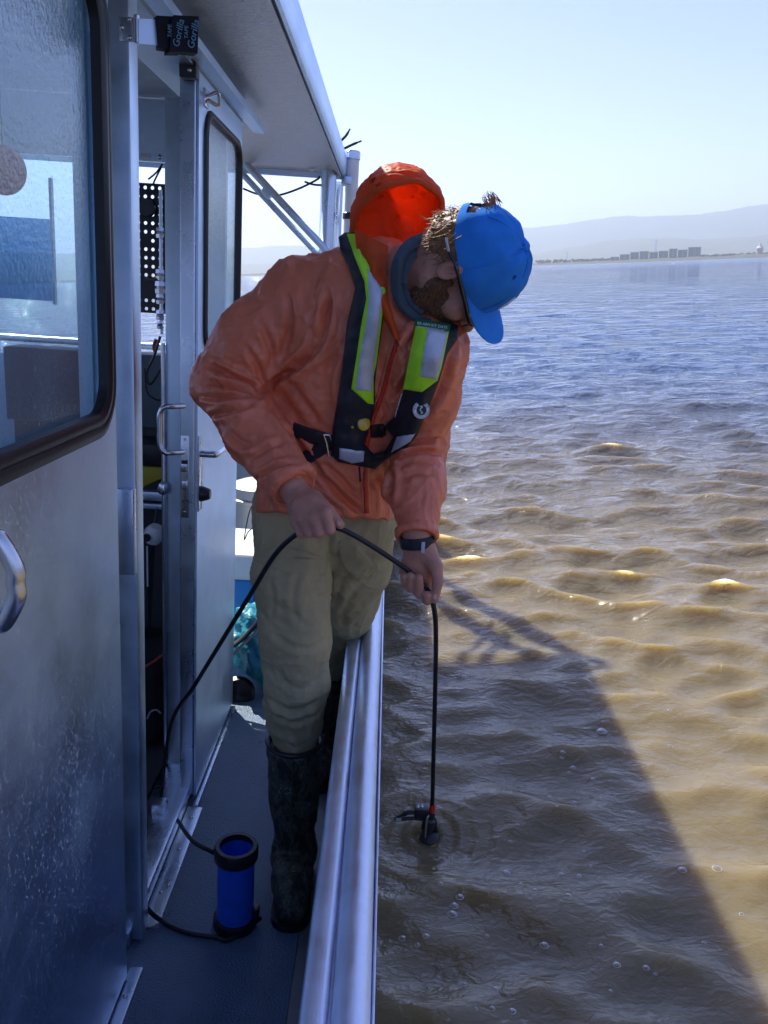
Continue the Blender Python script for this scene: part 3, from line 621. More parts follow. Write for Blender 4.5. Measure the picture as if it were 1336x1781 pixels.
zt = P(268, 618, Y=2.62)[2]; zb = P(268, 745, Y=2.62)[2]; mk('cabinet_body', box(-1.2, -.62, 2.62, 2.745, zb, zt, .006), mat('cabinet_paint', (.10, .14, .15), .5), cab)
mk('cabinet_base', box(-1.18, -.64, 2.63, 2.745, .031, zb-.001), DARK, cab, False)
YEL = mat('yellow_case', (.50, .40, .02), .5)
sf = thing('cabin_shelf', 'grey metal shelf inside the cabin door gap', 'shelf', (-.8, 2.4, .7))
zs = P(268, 856, Y=2.42)[2]; mk('shelf_top', box(-1.2, -.61, 2.42, 2.615, zs-.028, zs, .004), ALU_POST, sf); zs2 = P(268, 884, Y=2.42)[2]; mk('shelf_rail', box(-1.2, -.61, 2.422, 2.44, zs2-.004, zs2+.012, .002), ALU_POST, sf)
for x in (-1.15, -.66): mk('shelf_leg', box(x-.02, x+.02, 2.56, 2.60, .031, zs-.03), ALU_POST, sf, False)
yc = thing('yellow_case', 'yellow case on the shelf inside the door gap', 'case', (-.8, 2.5, zs)); zy = P(268, 812, Y=2.47)[2]
mk('case_body', box(-1.05, -.63, 2.47, 2.60, zs+.001, zy, .008), YEL, yc); mk('case_lid', box(-1.06, -.625, 2.465, 2.605, zy+.001, zy+.07, .01), BLACK_PL, yc)
wd = P(268, 855, Y=2.44); tag(mk('dark_wedge', ([wd+np.array(q) for q in ((-.05, 0, .002), (.02, 0, .002), (.02, 0, .04), (-.05, .02, .002), (.02, .02, .002), (.02, .02, .04))], [[0, 1, 2], [5, 4, 3], [0, 3, 4, 1], [1, 4, 5, 2], [2, 5, 3, 0]]), BLACK_PL, None, False), 'small dark wedge shaped tool on the shelf edge', 'tool')
tl = thing('white_headed_tool', 'white headed tool with a black shaft hanging below the cabin shelf', 'tool', P(268, 940, Y=2.38))
c = P(268, 930, Y=2.38); mk('tool_head', lathe([(0, -.025), (.02, -.025), (.03, -.005), (.03, .012), (.018, .03), (0, .03)], c, (.3, -.2, 1), 14), WHITE_PL, tl)
mk('tool_grip', cyl(c+np.array([-.012, -.03, 0]), (0, -1, 0), .012, .01), BLACK_PL, tl); mk('tool_hook', tube([c+np.array([0, .01, .025]), (c[0], c[1]+.035, zs2)], .004, 8), BLACK_PL, tl)
mk('tool_shaft', tube([c+np.array([-.008, 0, -.025]), P(261, 1010, Y=2.38), P(260, 1090, Y=2.38)], [.011, .010, .004], 8), BLACK_PL, tl); mk('tool_blade', tube([P(256, 950, Y=2.37), P(257, 1020, Y=2.37)], .0025, 6), WHITE_PL, tl)
for i, (q, col, r) in enumerate((([(252, 1160), (268, 1150), (284, 1140), (290, 1150)], (.35, .05, .02), .004), ([(256, 1250), (262, 1238), (272, 1235), (280, 1241)], (.3, .3, .3), .003), ([(250, 1345), (262, 1318), (270, 1330), (284, 1360)], (.02, .02, .02), .006))):
    tag(mk('loose_rope', tube(spline([P(*p, Y=2.30) for p in q], 6), r, 6), mat('cord_%d' % i, col, .5)), ('red cord', 'pale thin cord', 'thick black cord')[i]+' tangled low in the dark door gap', 'cord')
bg = mk('gear_bag', None or box(-1.2, -.63, 2.33, 2.61, .031, .34, .06, 3), mat('bag_black', (.012, .012, .014), .8)); tag(bg, 'black gear bag on the cabin floor in the door gap', 'bag')
# added stand-ins for the blue and orange reflections in the big wet window
c0, c1 = P(-60, 372, Y=2.70), P(93, 524, Y=2.70)
tb = thing('blue_reflection_sheet', 'added translucent blue sheet with dark edge imitating a reflection in the wet side window', 'reflection stand-in', (c1[0]-.3, 2.7, c1[2]))  # sheet added to imitate the blue reflection in the glass
BT_ = bpy.data.materials.new('reflection_blue'); BT_.use_nodes = True; nt = BT_.node_tree; nt.nodes.clear(); o_ = nt.nodes.new('ShaderNodeOutputMaterial'); t1 = nt.nodes.new('ShaderNodeBsdfTransparent'); t1.inputs[0].default_value = (.34, .62, .86, 1)
t2 = nt.nodes.new('ShaderNodeBsdfDiffuse'); t2.inputs[0].default_value = (.10, .34, .62, 1); t3 = nt.nodes.new('ShaderNodeMixShader'); t3.inputs[0].default_value = .35; nt.links.new(t1.outputs[0], t3.inputs[1]); nt.links.new(t2.outputs[0], t3.inputs[2]); nt.links.new(t3.outputs[0], o_.inputs[0])
mk('reflection_film', box(c0[0]-.3, c1[0], 2.70, 2.703, c1[2], c0[2], 0), BT_, tb, False); mk('reflection_edge', box(c1[0]+.001, c1[0]+.010, 2.69, 2.71, c1[2]-.01, c0[2]+.12, .003), ALU_POST, tb)
hc = P(6, 296, Y=2.45); oh = thing('orange_reflection_blob', 'added round orange blob imitating a reflection in the wet side window', 'float', hc)  # round body added where the glass mirrors something orange
mk('reflection_blob', lathe([(.060*math.cos(a), .066*math.sin(a)) for a in np.linspace(-math.pi/2+.01, math.pi/2-.01, 22)], hc, (0, 0, 1), 32), mat('reflection_orange', (1, .30, .04), .5, trans=.75), oh)
mk('blob_line', tube([hc+np.array([0, 0, .066]), (hc[0], hc[1], 1.999)], .0025, 6), BLACK_PL, oh)

# ---------------------------------------------------------------- things on the deck
BLUE = mat('cooler_blue', (.02, .24, .62), .42, var=.08, bump=[(200, .0003, 2, one)])
def cooler():
    t = thing('cooler', 'blue cooler box with white lid behind the open side door', 'cooler', (-.58, 3.3, 0))
    zl = P(430, 1008, Y=3.15)[2]; zt = P(430, 985, Y=3.13)[2]
    mk('cooler_body', box(-.80, -.37, 3.15, 3.50, .002, zl, .02, 3), BLUE, t); mk('cooler_lid', box(-.815, -.355, 3.13, 3.52, zl+.001, zt+.045, .016, 3), WHITE_PL, t)
    x = P(440, 1060, Y=3.15)[0]; mk('corner_ridge', box(x-.004, x+.004, 3.145, 3.151, .01, zl-.01, .002), BLUE, t); return t
cooler()
dr = thing('storage_drum', 'pale metal drum with a rolled rim standing behind the cooler', 'drum', (-.6, 3.85, 0)); zr = P(428, 872, Y=3.72)[2]
DRM = mat('drum_metal', (.36, .36, .34), .45, .5, var=.1)
mk('drum_body', lathe([(0, .002), (.15, .002), (.155, .02), (.16, zr-.06), (.16, zr-.02), (.172, zr-.015), (.172, zr), (.165, zr+.004), (0, zr+.004)], (-.56, 3.86, 0), (0, 0, 1), 32), DRM, dr)
mk('drum_lid', lathe([(.158, zr+.005), (.150, zr+.05), (.10, zr+.07), (0, zr+.075)], (-.56, 3.86, 0), (0, 0, 1), 32), DRM, dr)
tag(mk('lead_wire', tube(spline([P(*p, Y=2.9) for p in [(447, 868), (434, 890), (425, 938), (432, 925), (444, 915)]], 6), .0022, 6), WIRE), 'thin black lead hanging in front of the pale drum', 'wire')
def drybag():
    TEAL = mat('drybag_teal', (.015, .24, .30), .42, bump=[(14, .02, 3, one), (45, .005, 2, one)])
    t = thing('dry_bag', 'crumpled teal dry bag slumped on deck below the cooler', 'bag', (-.42, 2.95, 0))
    bm = bmesh.new(); bmesh.ops.create_icosphere(bm, subdivisions=5, radius=1)
    for v in bm.verts:
        n = v.co.copy(); s = 1+.16*mnoise.fractal(n*1.8+Vector((3, 1, 5)), 1, 2, 4)-.10*abs(mnoise.noise(n*3.1+Vector((9, 2, 1))))
        p = Vector((n.x*.135, n.y*.20, n.z*.155))*s; p.z += .135-.06*n.x
        p.z = max(p.z, .004+.002*n.x); v.co = Vector((-.40, 2.95, 0))+p
    bm.verts.index_update(); mk('bag_body', ([v.co[:] for v in bm.verts], [[v.index for v in f.verts] for f in bm.faces]), TEAL, t, True, angle=180); bm.free()
    c = P(415, 1205, Y=2.78); mk('bag_base', lathe([(0, -.008), (.055, -.004), (.062, .01), (.05, .03), (0, .045)], c, (.1, -1, .4), 20), BLACK_PL, t)
drybag()
STRAP = mat('strap_black', (.015, .015, .018), .7); ROPE = mat('rope_pale', (.42, .42, .42), .8, var=.5, vscale=60)
tag(mk('strap', tube(spline([P(398, 1128, Y=2.74), P(425, 1108, Y=2.76), P(458, 1072, Y=2.8)], 6), .016, 10, flat=.4), STRAP), 'wide black strap slanting across the cooler front', 'strap')
tag(mk('deck_rope', tube(spline([P(396, 1148, Y=2.735), P(428, 1116, Y=2.755), P(462, 1085, Y=2.79)], 6), .0055, 8), ROPE), 'pale flecked rope slanting just below the black strap', 'rope')
# overhead bits
for q, yy, lb in (([(423, 328), (450, 338), (482, 340), (520, 328), (552, 312), (556, 306)], 4.05, 'black wire sagging under the rear roof edge'), ([(530, 316), (545, 321), (560, 322)], 4.05, 'short stub of wire at the roof post top')):
    tag(mk('roof_wire', tube(spline([P(*p, Y=yy) for p in q], 6), .005, 6), WIRE), lb, 'wire')
for q, yy, lb in (([(592, 246), (602, 236), (609, 224)], 4.1, 'upper of two dark whips sticking out past the roof edge'), ([(592, 262), (612, 252), (629, 245)], 4.1, 'lower of two dark whips sticking out past the roof edge')):
    tag(mk('whip', tube(spline([P(*p, Y=yy) for p in q], 5), [.006]*8+[.004]*3, 6), WIRE), lb, 'whip')
bolt = P(543, 302, Y=4.02); rivets(roof, [np.array([bolt[0], bolt[1], 1.992])], (0, 0, -1), .014, 'roof_bolt')
# blue cylinder standing on the deck
def canister():
    c = P(406, 1618, Z=.0); c[1] += .02
    t = thing('blue_canister', 'open blue plastic cylinder with black collar standing on deck by the boot', 'canister', c)
    BP = mat('canister_blue', (.018, .12, .72), .36, var=.16, vscale=30, rvar=.12, bump=[(60, .0006, 3, one)]); r = .0425; H = P(406, 1472, Y=c[1])[2]
    b = BP.node_tree.nodes['Principled BSDF']; b.inputs['Subsurface Weight'].default_value = .6; b.inputs['Subsurface Radius'].default_value = (.2, .4, 1); b.inputs['Subsurface Scale'].default_value = .02
    mk('tube_wall', lathe([(r-.004, .02), (r, .02), (r, H-.001), (r-.004, H-.001), (r-.004, .03), (0, .03), (0, .026)], c, (0, 0, 1), 40), BP, t)
    mk('collar', lathe([(r+.0006, H-.028), (r+.006, H-.03), (r+.008, H-.026), (r+.008, H-.002), (r+.005, H+.004), (r-.004, H+.004), (r-.0045, H-.01), (r-.0042, H-.011)], c, (0, 0, 1), 40), BLACK_RUB, t)
    mk('base_ring', lathe([(0, .001), (r+.007, .001), (r+.009, .008), (r+.008, .024), (r+.0006, .026), (0, .025)], c, (0, 0, 1), 40), BLACK_RUB, t)
    mk('base_clip', box(c[0]+r, c[0]+r+.014, c[1]-.012, c[1]+.012, .026, .05, .003), BLACK_PL, t)
    return c, r, H
CAN, CANR, CANH = canister()

# ================================================================ PERSON
class Field:
    """signed distance field on a grid, filled primitive by primitive and turned into a mesh by surface nets"""
    def __init__(s, lo, hi, h):
        s.h = h; s.lo = np.array(lo, float); s.n = np.ceil((np.array(hi)-s.lo)/h).astype(int)+1
        s.D = np.full(s.n, .06, np.float32)
    def win(s, lo, hi):
        a = np.clip(np.floor((np.asarray(lo)-s.lo)/s.h).astype(int), 0, s.n-1); b = np.clip(np.ceil((np.asarray(hi)-s.lo)/s.h).astype(int)+1, 1, s.n)
        sl = tuple(slice(i, j) for i, j in zip(a, b)); ax = [s.lo[k]+s.h*np.arange(a[k], b[k]) for k in range(3)]
        return sl, np.stack(np.meshgrid(*ax, indexing='ij'), -1)
    def put(s, sl, d, k=.0, mode='add'):
        o = s.D[sl]; d = d.astype(np.float32)
        if mode == 'sub': d = -d; h = np.clip(.5+.5*(d-o)/max(k, 1e-6), 0, 1); s.D[sl] = o+(d-o)*h+k*h*(1-h) if k else np.maximum(o, d)
        elif mode == 'and': s.D[sl] = np.maximum(o, d)
        else:
            if k: h = np.clip(.5+.5*(o-d)/k, 0, 1); s.D[sl] = o+(d-o)*h-k*h*(1-h)
            else: s.D[sl] = np.minimum(o, d)
    def cone(s, a, b, ra, rb, k=.01, mode='add'):
        a = np.asarray(a, float); b = np.asarray(b, float); m = max(ra, rb)+.03
        sl, p = s.win(np.minimum(a, b)-m, np.maximum(a, b)+m)
        ab = b-a; t = np.clip(((p-a)@ab)/(ab@ab+1e-12), 0, 1); d = np.linalg.norm(p-a-t[..., None]*ab, axis=-1)-(ra+(rb-ra)*t)
        s.put(sl, d, k, mode)
    def chain(s, pts, rs, k=.01, mode='add'):
        for i in range(len(pts)-1): s.cone(pts[i], pts[i+1], rs[i], rs[i+1], k, mode)
    def ell(s, c, r, ax=np.eye(3), k=.01, mode='add'):
        c = np.asarray(c, float); r = np.asarray(r, float); m = max(r)+.03; sl, p = s.win(c-m, c+m); q = (p-c)@np.asarray(ax).T
        k0 = np.linalg.norm(q/r, axis=-1); k1 = np.linalg.norm(q/(r*r), axis=-1)+1e-9; s.put(sl, np.where(k0 < 1e-4, -min(r), k0*(k0-1)/k1), k, mode)
    def loft(s, C, W, D, wax, k=.01, ends=(0, 0)):
        """elliptic sections: centres C, half widths W, half depths D, width axes wax"""
        C = np.asarray(C, float); m = max(max(W), max(D))+.03; sl, p = s.win(C.min(0)-m, C.max(0)+m); best = np.full(p.shape[:3], 9.)
        for i in range(len(C)-1):
            ab = C[i+1]-C[i]; L2 = ab@ab; traw = ((p-C[i])@ab)/L2; t = np.clip(traw, 0, 1); q = p-C[i]-t[..., None]*ab
            wv = nv(np.asarray(wax[i])+np.asarray(wax[i+1])); tv = nv(ab); wv = nv(wv-tv*(wv@tv)); dv = np.cross(tv, wv)
            a = W[i]+(W[i+1]-W[i])*t; b = D[i]+(D[i+1]-D[i])*t; x = q@wv; y = q@dv; z = q@tv
            k0 = np.sqrt((x/a)**2+(y/b)**2+(z/b)**2); k1 = np.sqrt((x/a**2)**2+(y/b**2)**2+(z/b**2)**2)+1e-6
            d = np.where(k0 < 1e-3, -np.minimum(a, b), k0*(k0-1)/k1)
            if i == 0 and ends[0]: d = np.maximum(d, -traw*math.sqrt(L2)-ends[0])
            if i == len(C)-2 and ends[1]: d = np.maximum(d, (traw-1)*math.sqrt(L2)-ends[1])
            best = np.minimum(best, d)
        s.put(sl, best, k)
    def half(s, c, n, lo=None, hi=None):
        sl, p = s.win(s.lo if lo is None else lo, s.lo+s.h*s.n if hi is None else hi); s.put(sl, (p-np.asarray(c))@nv(n), 0, 'and')
    def mesh(s, smooth=4):
        D = s.D; D[0] = D[-1] = .05; D[:, 0] = D[:, -1] = .05; D[:, :, 0] = D[:, :, -1] = .05
        ins = D < 0; n = np.array(D.shape)
        c = np.zeros(n-1, np.int8)
        for i in (0, 1):
            for j in (0, 1):
                for k in (0, 1): c += ins[i:n[0]-1+i, j:n[1]-1+j, k:n[2]-1+k]
        act = np.argwhere((c > 0) & (c < 8)); idx = -np.ones(n-1, np.int32); idx[tuple(act.T)] = np.arange(len(act))
        acc = np.zeros((len(act), 3)); cnt = np.zeros(len(act))
        for ax in range(3):
            o1, o2 = [x for x in range(3) if x != ax]
            for i in (0, 1):
                for j in (0, 1):
                    a = act.copy(); a[:, o1] += i; a[:, o2] += j; b = a.copy(); b[:, ax] += 1
                    da = D[tuple(a.T)]; db = D[tuple(b.T)]; m = (da < 0) != (db < 0); t = np.where(m, da/np.where(m, da-db, 1), 0)
                    q = a.astype(float); q[:, ax] += t; acc[m] += q[m]; cnt[m] += 1
        V = s.lo+s.h*(acc/cnt[:, None]); Q = []
        for ax in range(3):
            o1, o2 = (ax+1) % 3, (ax+2) % 3; sl0 = [slice(None)]*3; sl1 = [slice(None)]*3; sl0[ax] = slice(0, -1); sl1[ax] = slice(1, None)
            A, B = ins[tuple(sl0)], ins[tuple(sl1)]; e = np.argwhere(A != B); e = e[(e[:, o1] > 0) & (e[:, o2] > 0) & (e[:, o1] < n[o1]-1) & (e[:, o2] < n[o2]-1)]
            q = []
            for d1, d2 in ((0, 0), (-1, 0), (-1, -1), (0, -1)): f = e.copy(); f[:, o1] += d1; f[:, o2] += d2; q.append(idx[tuple(f.T)])
            q = np.stack(q, -1); fl = A[tuple(e.T)]; q[~fl] = q[~fl][:, ::-1]; Q.append(q)
        Q = np.concatenate(Q); Q = Q[(Q >= 0).all(1)]
        V = relax(V, Q, smooth); return V, Q
def nbr_mean(V, E, deg):
    o = np.zeros_like(V)
    for k in range(3): o[:, k] = np.bincount(E[:, 0], V[E[:, 1], k], len(V))+np.bincount(E[:, 1], V[E[:, 0], k], len(V))
    return o/deg[:, None]
def edges_of(Q):
    E = np.concatenate([Q[:, [0, 1]], Q[:, [1, 2]], Q[:, [2, 3]], Q[:, [3, 0]]]); E.sort(1); return np.unique(E, axis=0)
def relax(V, Q, it):
    E = edges_of(Q); deg = np.maximum(np.bincount(E.ravel(), minlength=len(V)), 1)
    for _ in range(it):
        V = V+.5*(nbr_mean(V, E, deg)-V); V = V-.52*(nbr_mean(V, E, deg)-V)
    return V
def normals(V, Q):
    fn = np.cross(V[Q[:, 2]]-V[Q[:, 0]], V[Q[:, 3]]-V[Q[:, 1]]); N = np.zeros_like(V)
    for k in range(4):
        for c in range(3): N[:, c] += np.bincount(Q[:, k], fn[:, c], len(V))
    return N/(np.linalg.norm(N, axis=1)[:, None]+1e-12)
def vnoise(p, seed=0):
    """smooth value noise, vectorised, -1..1"""
    i = np.floor(p).astype(np.int64); f = p-i; f = f*f*f*(f*(f*6-15)+10); o = np.zeros(len(p))
    for dx in (0, 1):
        for dy in (0, 1):
            for dz in (0, 1):
                h = ((i[:, 0]+dx)*374761393+(i[:, 1]+dy)*668265263+(i[:, 2]+dz)*2147483647+seed*974711) & 0xffffffff
                h = ((h ^ (h >> 13))*1274126177) & 0xffffffff; h = ((h ^ (h >> 16)) & 0xffff)/32767.5-1
                wt = (f[:, 0] if dx else 1-f[:, 0])*(f[:, 1] if dy else 1-f[:, 1])*(f[:, 2] if dz else 1-f[:, 2]); o += wt*h
    return o
def fbm(p, o=4, seed=0): return sum(vnoise(p*2**k, seed+k)*.5**k for k in range(o))
def topx(V):
    c = (V-CAM)@RB; return CX+F*c[:, 0]/c[:, 2], CY+F*c[:, 1]/c[:, 2]
def creases(V, N, strokes):
    """cloth folds: a valley along each stroke with a soft ridge on both sides"""
    x, y = topx(V); fr = np.clip(((CAM-V)*N).sum(1)/np.linalg.norm(CAM-V, axis=1)*3, 0, 1); d = np.zeros(len(V))
    for pts, wd, dp in strokes:
        sp = spline([(a, b, 0) for a, b in pts], 5)[:, :2]; best = np.full(len(V), 1e9); tt = np.zeros(len(V)); n = len(sp)
        near = (x > sp[:, 0].min()-5*wd) & (x < sp[:, 0].max()+5*wd) & (y > sp[:, 1].min()-5*wd) & (y < sp[:, 1].max()+5*wd)
        if not near.any(): continue
        X, Y_ = x[near], y[near]; b = best[near]; t_ = tt[near]
        for i in range(n-1):
            ax, ay = sp[i]; bx, by = sp[i+1]-sp[i]; t = np.clip(((X-ax)*bx+(Y_-ay)*by)/(bx*bx+by*by+1e-9), 0, 1); q = np.hypot(X-ax-t*bx, Y_-ay-t*by)
            m = q < b; b[m] = q[m]; t_[m] = (i+t[m])/(n-1)
        wgt = np.clip(np.minimum(t_, 1-t_)*5+.15, 0, 1)*fr[near]
        d[near] += wgt*dp*(-np.exp(-(b/wd)**2)+.75*np.exp(-((b-2.1*wd)/(1.3*wd))**2))
    return V+N*d[:, None]
def cloth(V, Q, strokes=(), amp=.004, scale=16, seed=1, stretch=(1, 1, 1), fine=.0012, crinkle=0):
    N = normals(V, Q); p = V*np.array(stretch)*scale
    n1 = 1-2*np.abs(fbm(p+.6*np.stack([vnoise(p*.5, 31), vnoise(p*.5, 32), vnoise(p*.5, 33)], -1), 2, seed)); V = V+N*(amp*(n1-.4)+fine*fbm(V*70, 3, seed+9))[:, None]
    V = creases(V, normals(V, Q), strokes)
    if crinkle:                                     # sharp little nylon wrinkles running in changing directions
        N = normals(V, Q); wp = np.stack([vnoise(V*7, seed+41), vnoise(V*7, seed+42), vnoise(V*7, seed+43)], -1)*.45
        a = (1-np.abs(vnoise(V*np.array([26, 26, 13])+wp*4, seed+50)))**5; b = (1-np.abs(vnoise(V*np.array([22, 30, 44])+wp*5, seed+51)))**6; m = .5+.5*vnoise(V*6, seed+60)
        V = V+N*(crinkle*(a*m+.8*b*(1-m)-.25))[:, None]
    return V
SKIN = mat('skin', (.53, .25, .17), .5, var=.16, vscale=45, bump=[(260, .0006, 3, one), (70, .0008, 2, one)])
b = SKIN.node_tree.nodes['Principled BSDF']; b.inputs['Subsurface Weight'].default_value = .35; b.inputs['Subsurface Radius'].default_value = (1, .3, .15); b.inputs['Subsurface Scale'].default_value = .006
JACK = mat('jacket_orange', (.76, .205, .105), .36, spec=.5, var=.10, vscale=18, bump=[(16, .006, -4, (1, 1, .55)), (45, .0022, -3, (1, 1, .6)), (110, .0010, 4, (1, 1, .6)), (420, .0004, 2, one)])
HOODM = mat('hood_orange', (.84, .15, .03), .50, spec=.35, bump=[(45, .004, 4, (1, .6, 1))], trans=.48)
ZIP = mat('zip_red', (.55, .035, .022), .45)
PANT = mat('trousers_khaki', (.40, .345, .19), .85, spec=.2, var=.16, vscale=14, bump=[(13, .004, -3, (1, 1, .6)), (40, .0022, 5, (1, 1, .6)), (500, .0005, 2, one)])
BOOTM = mat('boot_camo', (.085, .10, .078), .5, var=.95, vscale=20, bump=[(22, .004, 4, one)])
nt = BOOTM.node_tree; b = nt.nodes['Principled BSDF']; tc = nt.nodes.new('ShaderNodeTexCoord'); n1 = nt.nodes.new('ShaderNodeTexNoise'); n1.inputs['Scale'].default_value = 24; n1.inputs['Detail'].default_value = 5; n1.inputs['Distortion'].default_value = 1.2
mp = nt.nodes.new('ShaderNodeMapping'); mp.inputs['Scale'].default_value = (1.6, 1.6, .7); nt.links.new(tc.outputs['Object'], mp.inputs[0]); nt.links.new(mp.outputs[0], n1.inputs[0])
cr = nt.nodes.new('ShaderNodeValToRGB'); cr.color_ramp.interpolation = 'CONSTANT'; e = cr.color_ramp.elements; e[0].color = (.022, .026, .022, 1); e[1].position = .45; e[1].color = (.075, .088, .060, 1)
for p_, c_ in ((.53, (.030, .036, .028, 1)), (.58, (.15, .16, .115, 1)), (.64, (.05, .06, .045, 1))): q = e.new(p_); q.color = c_
nt.links.new(n1.outputs[0], cr.inputs[0]); nt.links.new(cr.outputs[0], b.inputs['Base Color'])
NAVY = mat('vest_navy', (.010, .014, .024), .55, bump=[(30, .003, 4, one), (700, .0004, 2, one)])
NEON = mat('vest_neon', (.42, .86, .02), .6, var=.06, vscale=30, bump=[(40, .002, 3, one)])
NEON.node_tree.nodes['Principled BSDF'].inputs['Emission Strength'].default_value = 0
SILV = mat('reflective_tape', (.50, .56, .66), .45, .25, var=.13, vscale=28, bump=[(60, .0015, 3, one)])
FLEECE = mat('collar_slate', (.055, .085, .115), .9, var=.2, vscale=40, bump=[(90, .002, 3, one)])
CAPM = mat('cap_blue', (.030, .235, .72), .95, spec=.2, var=.12, vscale=30, bump=[(700, .0005, 2, one), (40, .0012, 3, one)])
HAIR = mat('hair_brown', (.27, .135, .055), .55, var=.4, vscale=90, bump=[(200, .0012, 2, (1, 1, .25))])
BEARD = mat('beard_brown', (.135, .060, .032), .8, var=.45, vscale=160, bump=[(330, .003, 2, one)])

person = thing('person', 'man in orange jacket, blue cap and neon striped life vest leaning over the gunwale', 'person', (-.13, 1.85, 0))
# --- head frame
Rr_ = np.array([-.41841, -.85287, -.31232]); F_ = np.array([.33682, .17365, -.92542]); U_ = np.array([.84349, -.49240, .21461]); L_ = -Rr_
HS = .93                                            # head size
EAR = P(784, 480, Y=1.50); O_ = EAR+L_*.076*HS
AXH = np.array([Rr_, F_, U_])
def H(r, f, u): return O_+HS*(r*Rr_+f*F_+u*U_)
class Scaled:
    def __init__(s, f): s.f = f
    def ell(s, c, r, ax=AXH, k=.01, mode='add'): s.f.ell(c, np.asarray(r)*HS, ax, k, mode)
    def cone(s, a, b, ra, rb, k=.01, mode='add'): s.f.cone(a, b, ra*HS, rb*HS, k, mode)
    def chain(s, p, r, k=.01, mode='add'): s.f.chain(p, [q*HS for q in r], k, mode)
    def half(s, *a): s.f.half(*a)
    def mesh(s, n): return s.f.mesh(n)
sho_r, sho_l = P(508, 520, Y=1.74), P(757, 606, Y=1.62)
elb_r, elb_l = P(388, 664, Y=1.74), P(728, 772, Y=1.71)
wri_r, wri_l = P(508, 846, Y=1.53), P(725, 925, Y=1.565)
shax = nv(sho_l-sho_r); hipax = nv(P(690, 905, Y=1.84)-P(445, 895, Y=1.80)); NECK = P(680, 492, Y=1.65)
SP = [(567, 885, 1.81, 120, .118), (570, 810, 1.80, 117, .122), (585, 725, 1.78, 122, .132), (607, 645, 1.755, 134, .138), (628, 580, 1.72, 140, .130), (645, 530, 1.69, 118, .108), (662, 490, 1.665, 74, .082)]
def pxm(p): c = (np.asarray(p)-CAM)@RB; return c[2]/F
SC = [P(a, b, Y=y) for a, b, y, _, _ in SP]; SWd = [w_*pxm(c) for c, (_, _, _, w_, _) in zip(SC, SP)]; SDp = [q[4] for q in SP]
SAX = [nv(hipax*(1-t)+shax*t) for t in (0, .1, .3, .55, .85, 1, 1)]
# --- hands: chains of joints in the photo's pixels with a depth
RH_kn = [(566, 893, 1.452), (547, 902, 1.456), (530, 907, 1.466), (515, 908, 1.480)]
RH_pip = [(574, 921, 1.446), (554, 926, 1.446), (538, 927, 1.454), (524, 929, 1.466)]
CAB_R = [P(517, 928, Y=1.475), P(548, 914, Y=1.468), P(582, 917, Y=1.466)]
LH_x = [(743, 1006, 1030, 1050, 1032, 1.548), (729, 1000, 1028, 1038, 1003, 1.552), (715, 996, 1020, 1029, 999, 1.556), (704, 990, 1008, 1018, 1000, 1.560)]
def hands(f, grow=0.):
    # right hand: back of the hand to the camera, fingers wrapped over the cable
    w0 = P(514, 858, Y=1.525); k_ = .010
    f.cone(wri_r, w0, .027, .026, .01)
    for (x, y, d), (x2, y2, d2), r in zip(RH_kn, RH_pip, (.0102, .0105, .0098, .0086)):
        kn = P(x, y, Y=d); pp = P(x2, y2, Y=d2); dp = pp+np.array([-.002, .020, -.006]); tp_ = dp+np.array([-.004, .016, .013])
        f.cone(w0+(kn-w0)*.05, kn, .0175, r+.0025, .012); f.cone(kn, pp, r+.0012, r, .004); f.cone(pp, dp, r, r*.92, .002); f.cone(dp, tp_, r*.92, r*.82, .002)
    f.ell(P(540, 886, Y=1.482), (.034, .018, .028), k=.014)
    tb_, tm, tt = P(545, 866, Y=1.505), P(571, 888, Y=1.478), P(592, 913, Y=1.462)
    f.cone(w0, tb_, .018, .016, .012); f.cone(tb_, tm, .0145, .0118, .008); f.cone(tm, tt, .0115, .0085, .003)
    # left hand: palm side to the camera, fingers hooked round the cable
    w1 = P(727, 952, Y=1.562); f.cone(wri_l, w1, .027, .0265, .01)
    pc = [P(x, y0, Y=d+.004) for x, y0, *_, d in [(q[0], q[1], q[5]) for q in LH_x]]
    for (x, yk, yp, yd, yt, d), r in zip(LH_x, (.0105, .0108, .0100, .0088)):
        kn = P(x, yk, Y=d+.006); pp = P(x+1, yp, Y=d+.004); dp = P(x, yd-6, Y=d-.026); tp_ = P(x-1, yt+3, Y=d-.036)
        f.cone(w1+np.array([0, .004, 0]), kn, .0185, r+.003, .012); f.cone(kn, pp, r+.001, r, .004); f.cone(pp, dp, r, r*.95, .002); f.cone(dp, tp_, r*.95, r*.84, .002)
    f.ell(P(726, 984, Y=1.556), (.028, .016, .034), k=.014)
    q0, q1, q2, q3 = P(742, 958, Y=1.552), P(757, 984, Y=1.535), P(762, 1010, Y=1.522), P(756, 1042, Y=1.515)
    f.cone(w1, q0, .020, .018, .012); f.cone(q0, q1, .0185, .0145, .010); f.cone(q1, q2, .0135, .0112, .006); f.cone(q2, q3, .0112, .0088, .003)
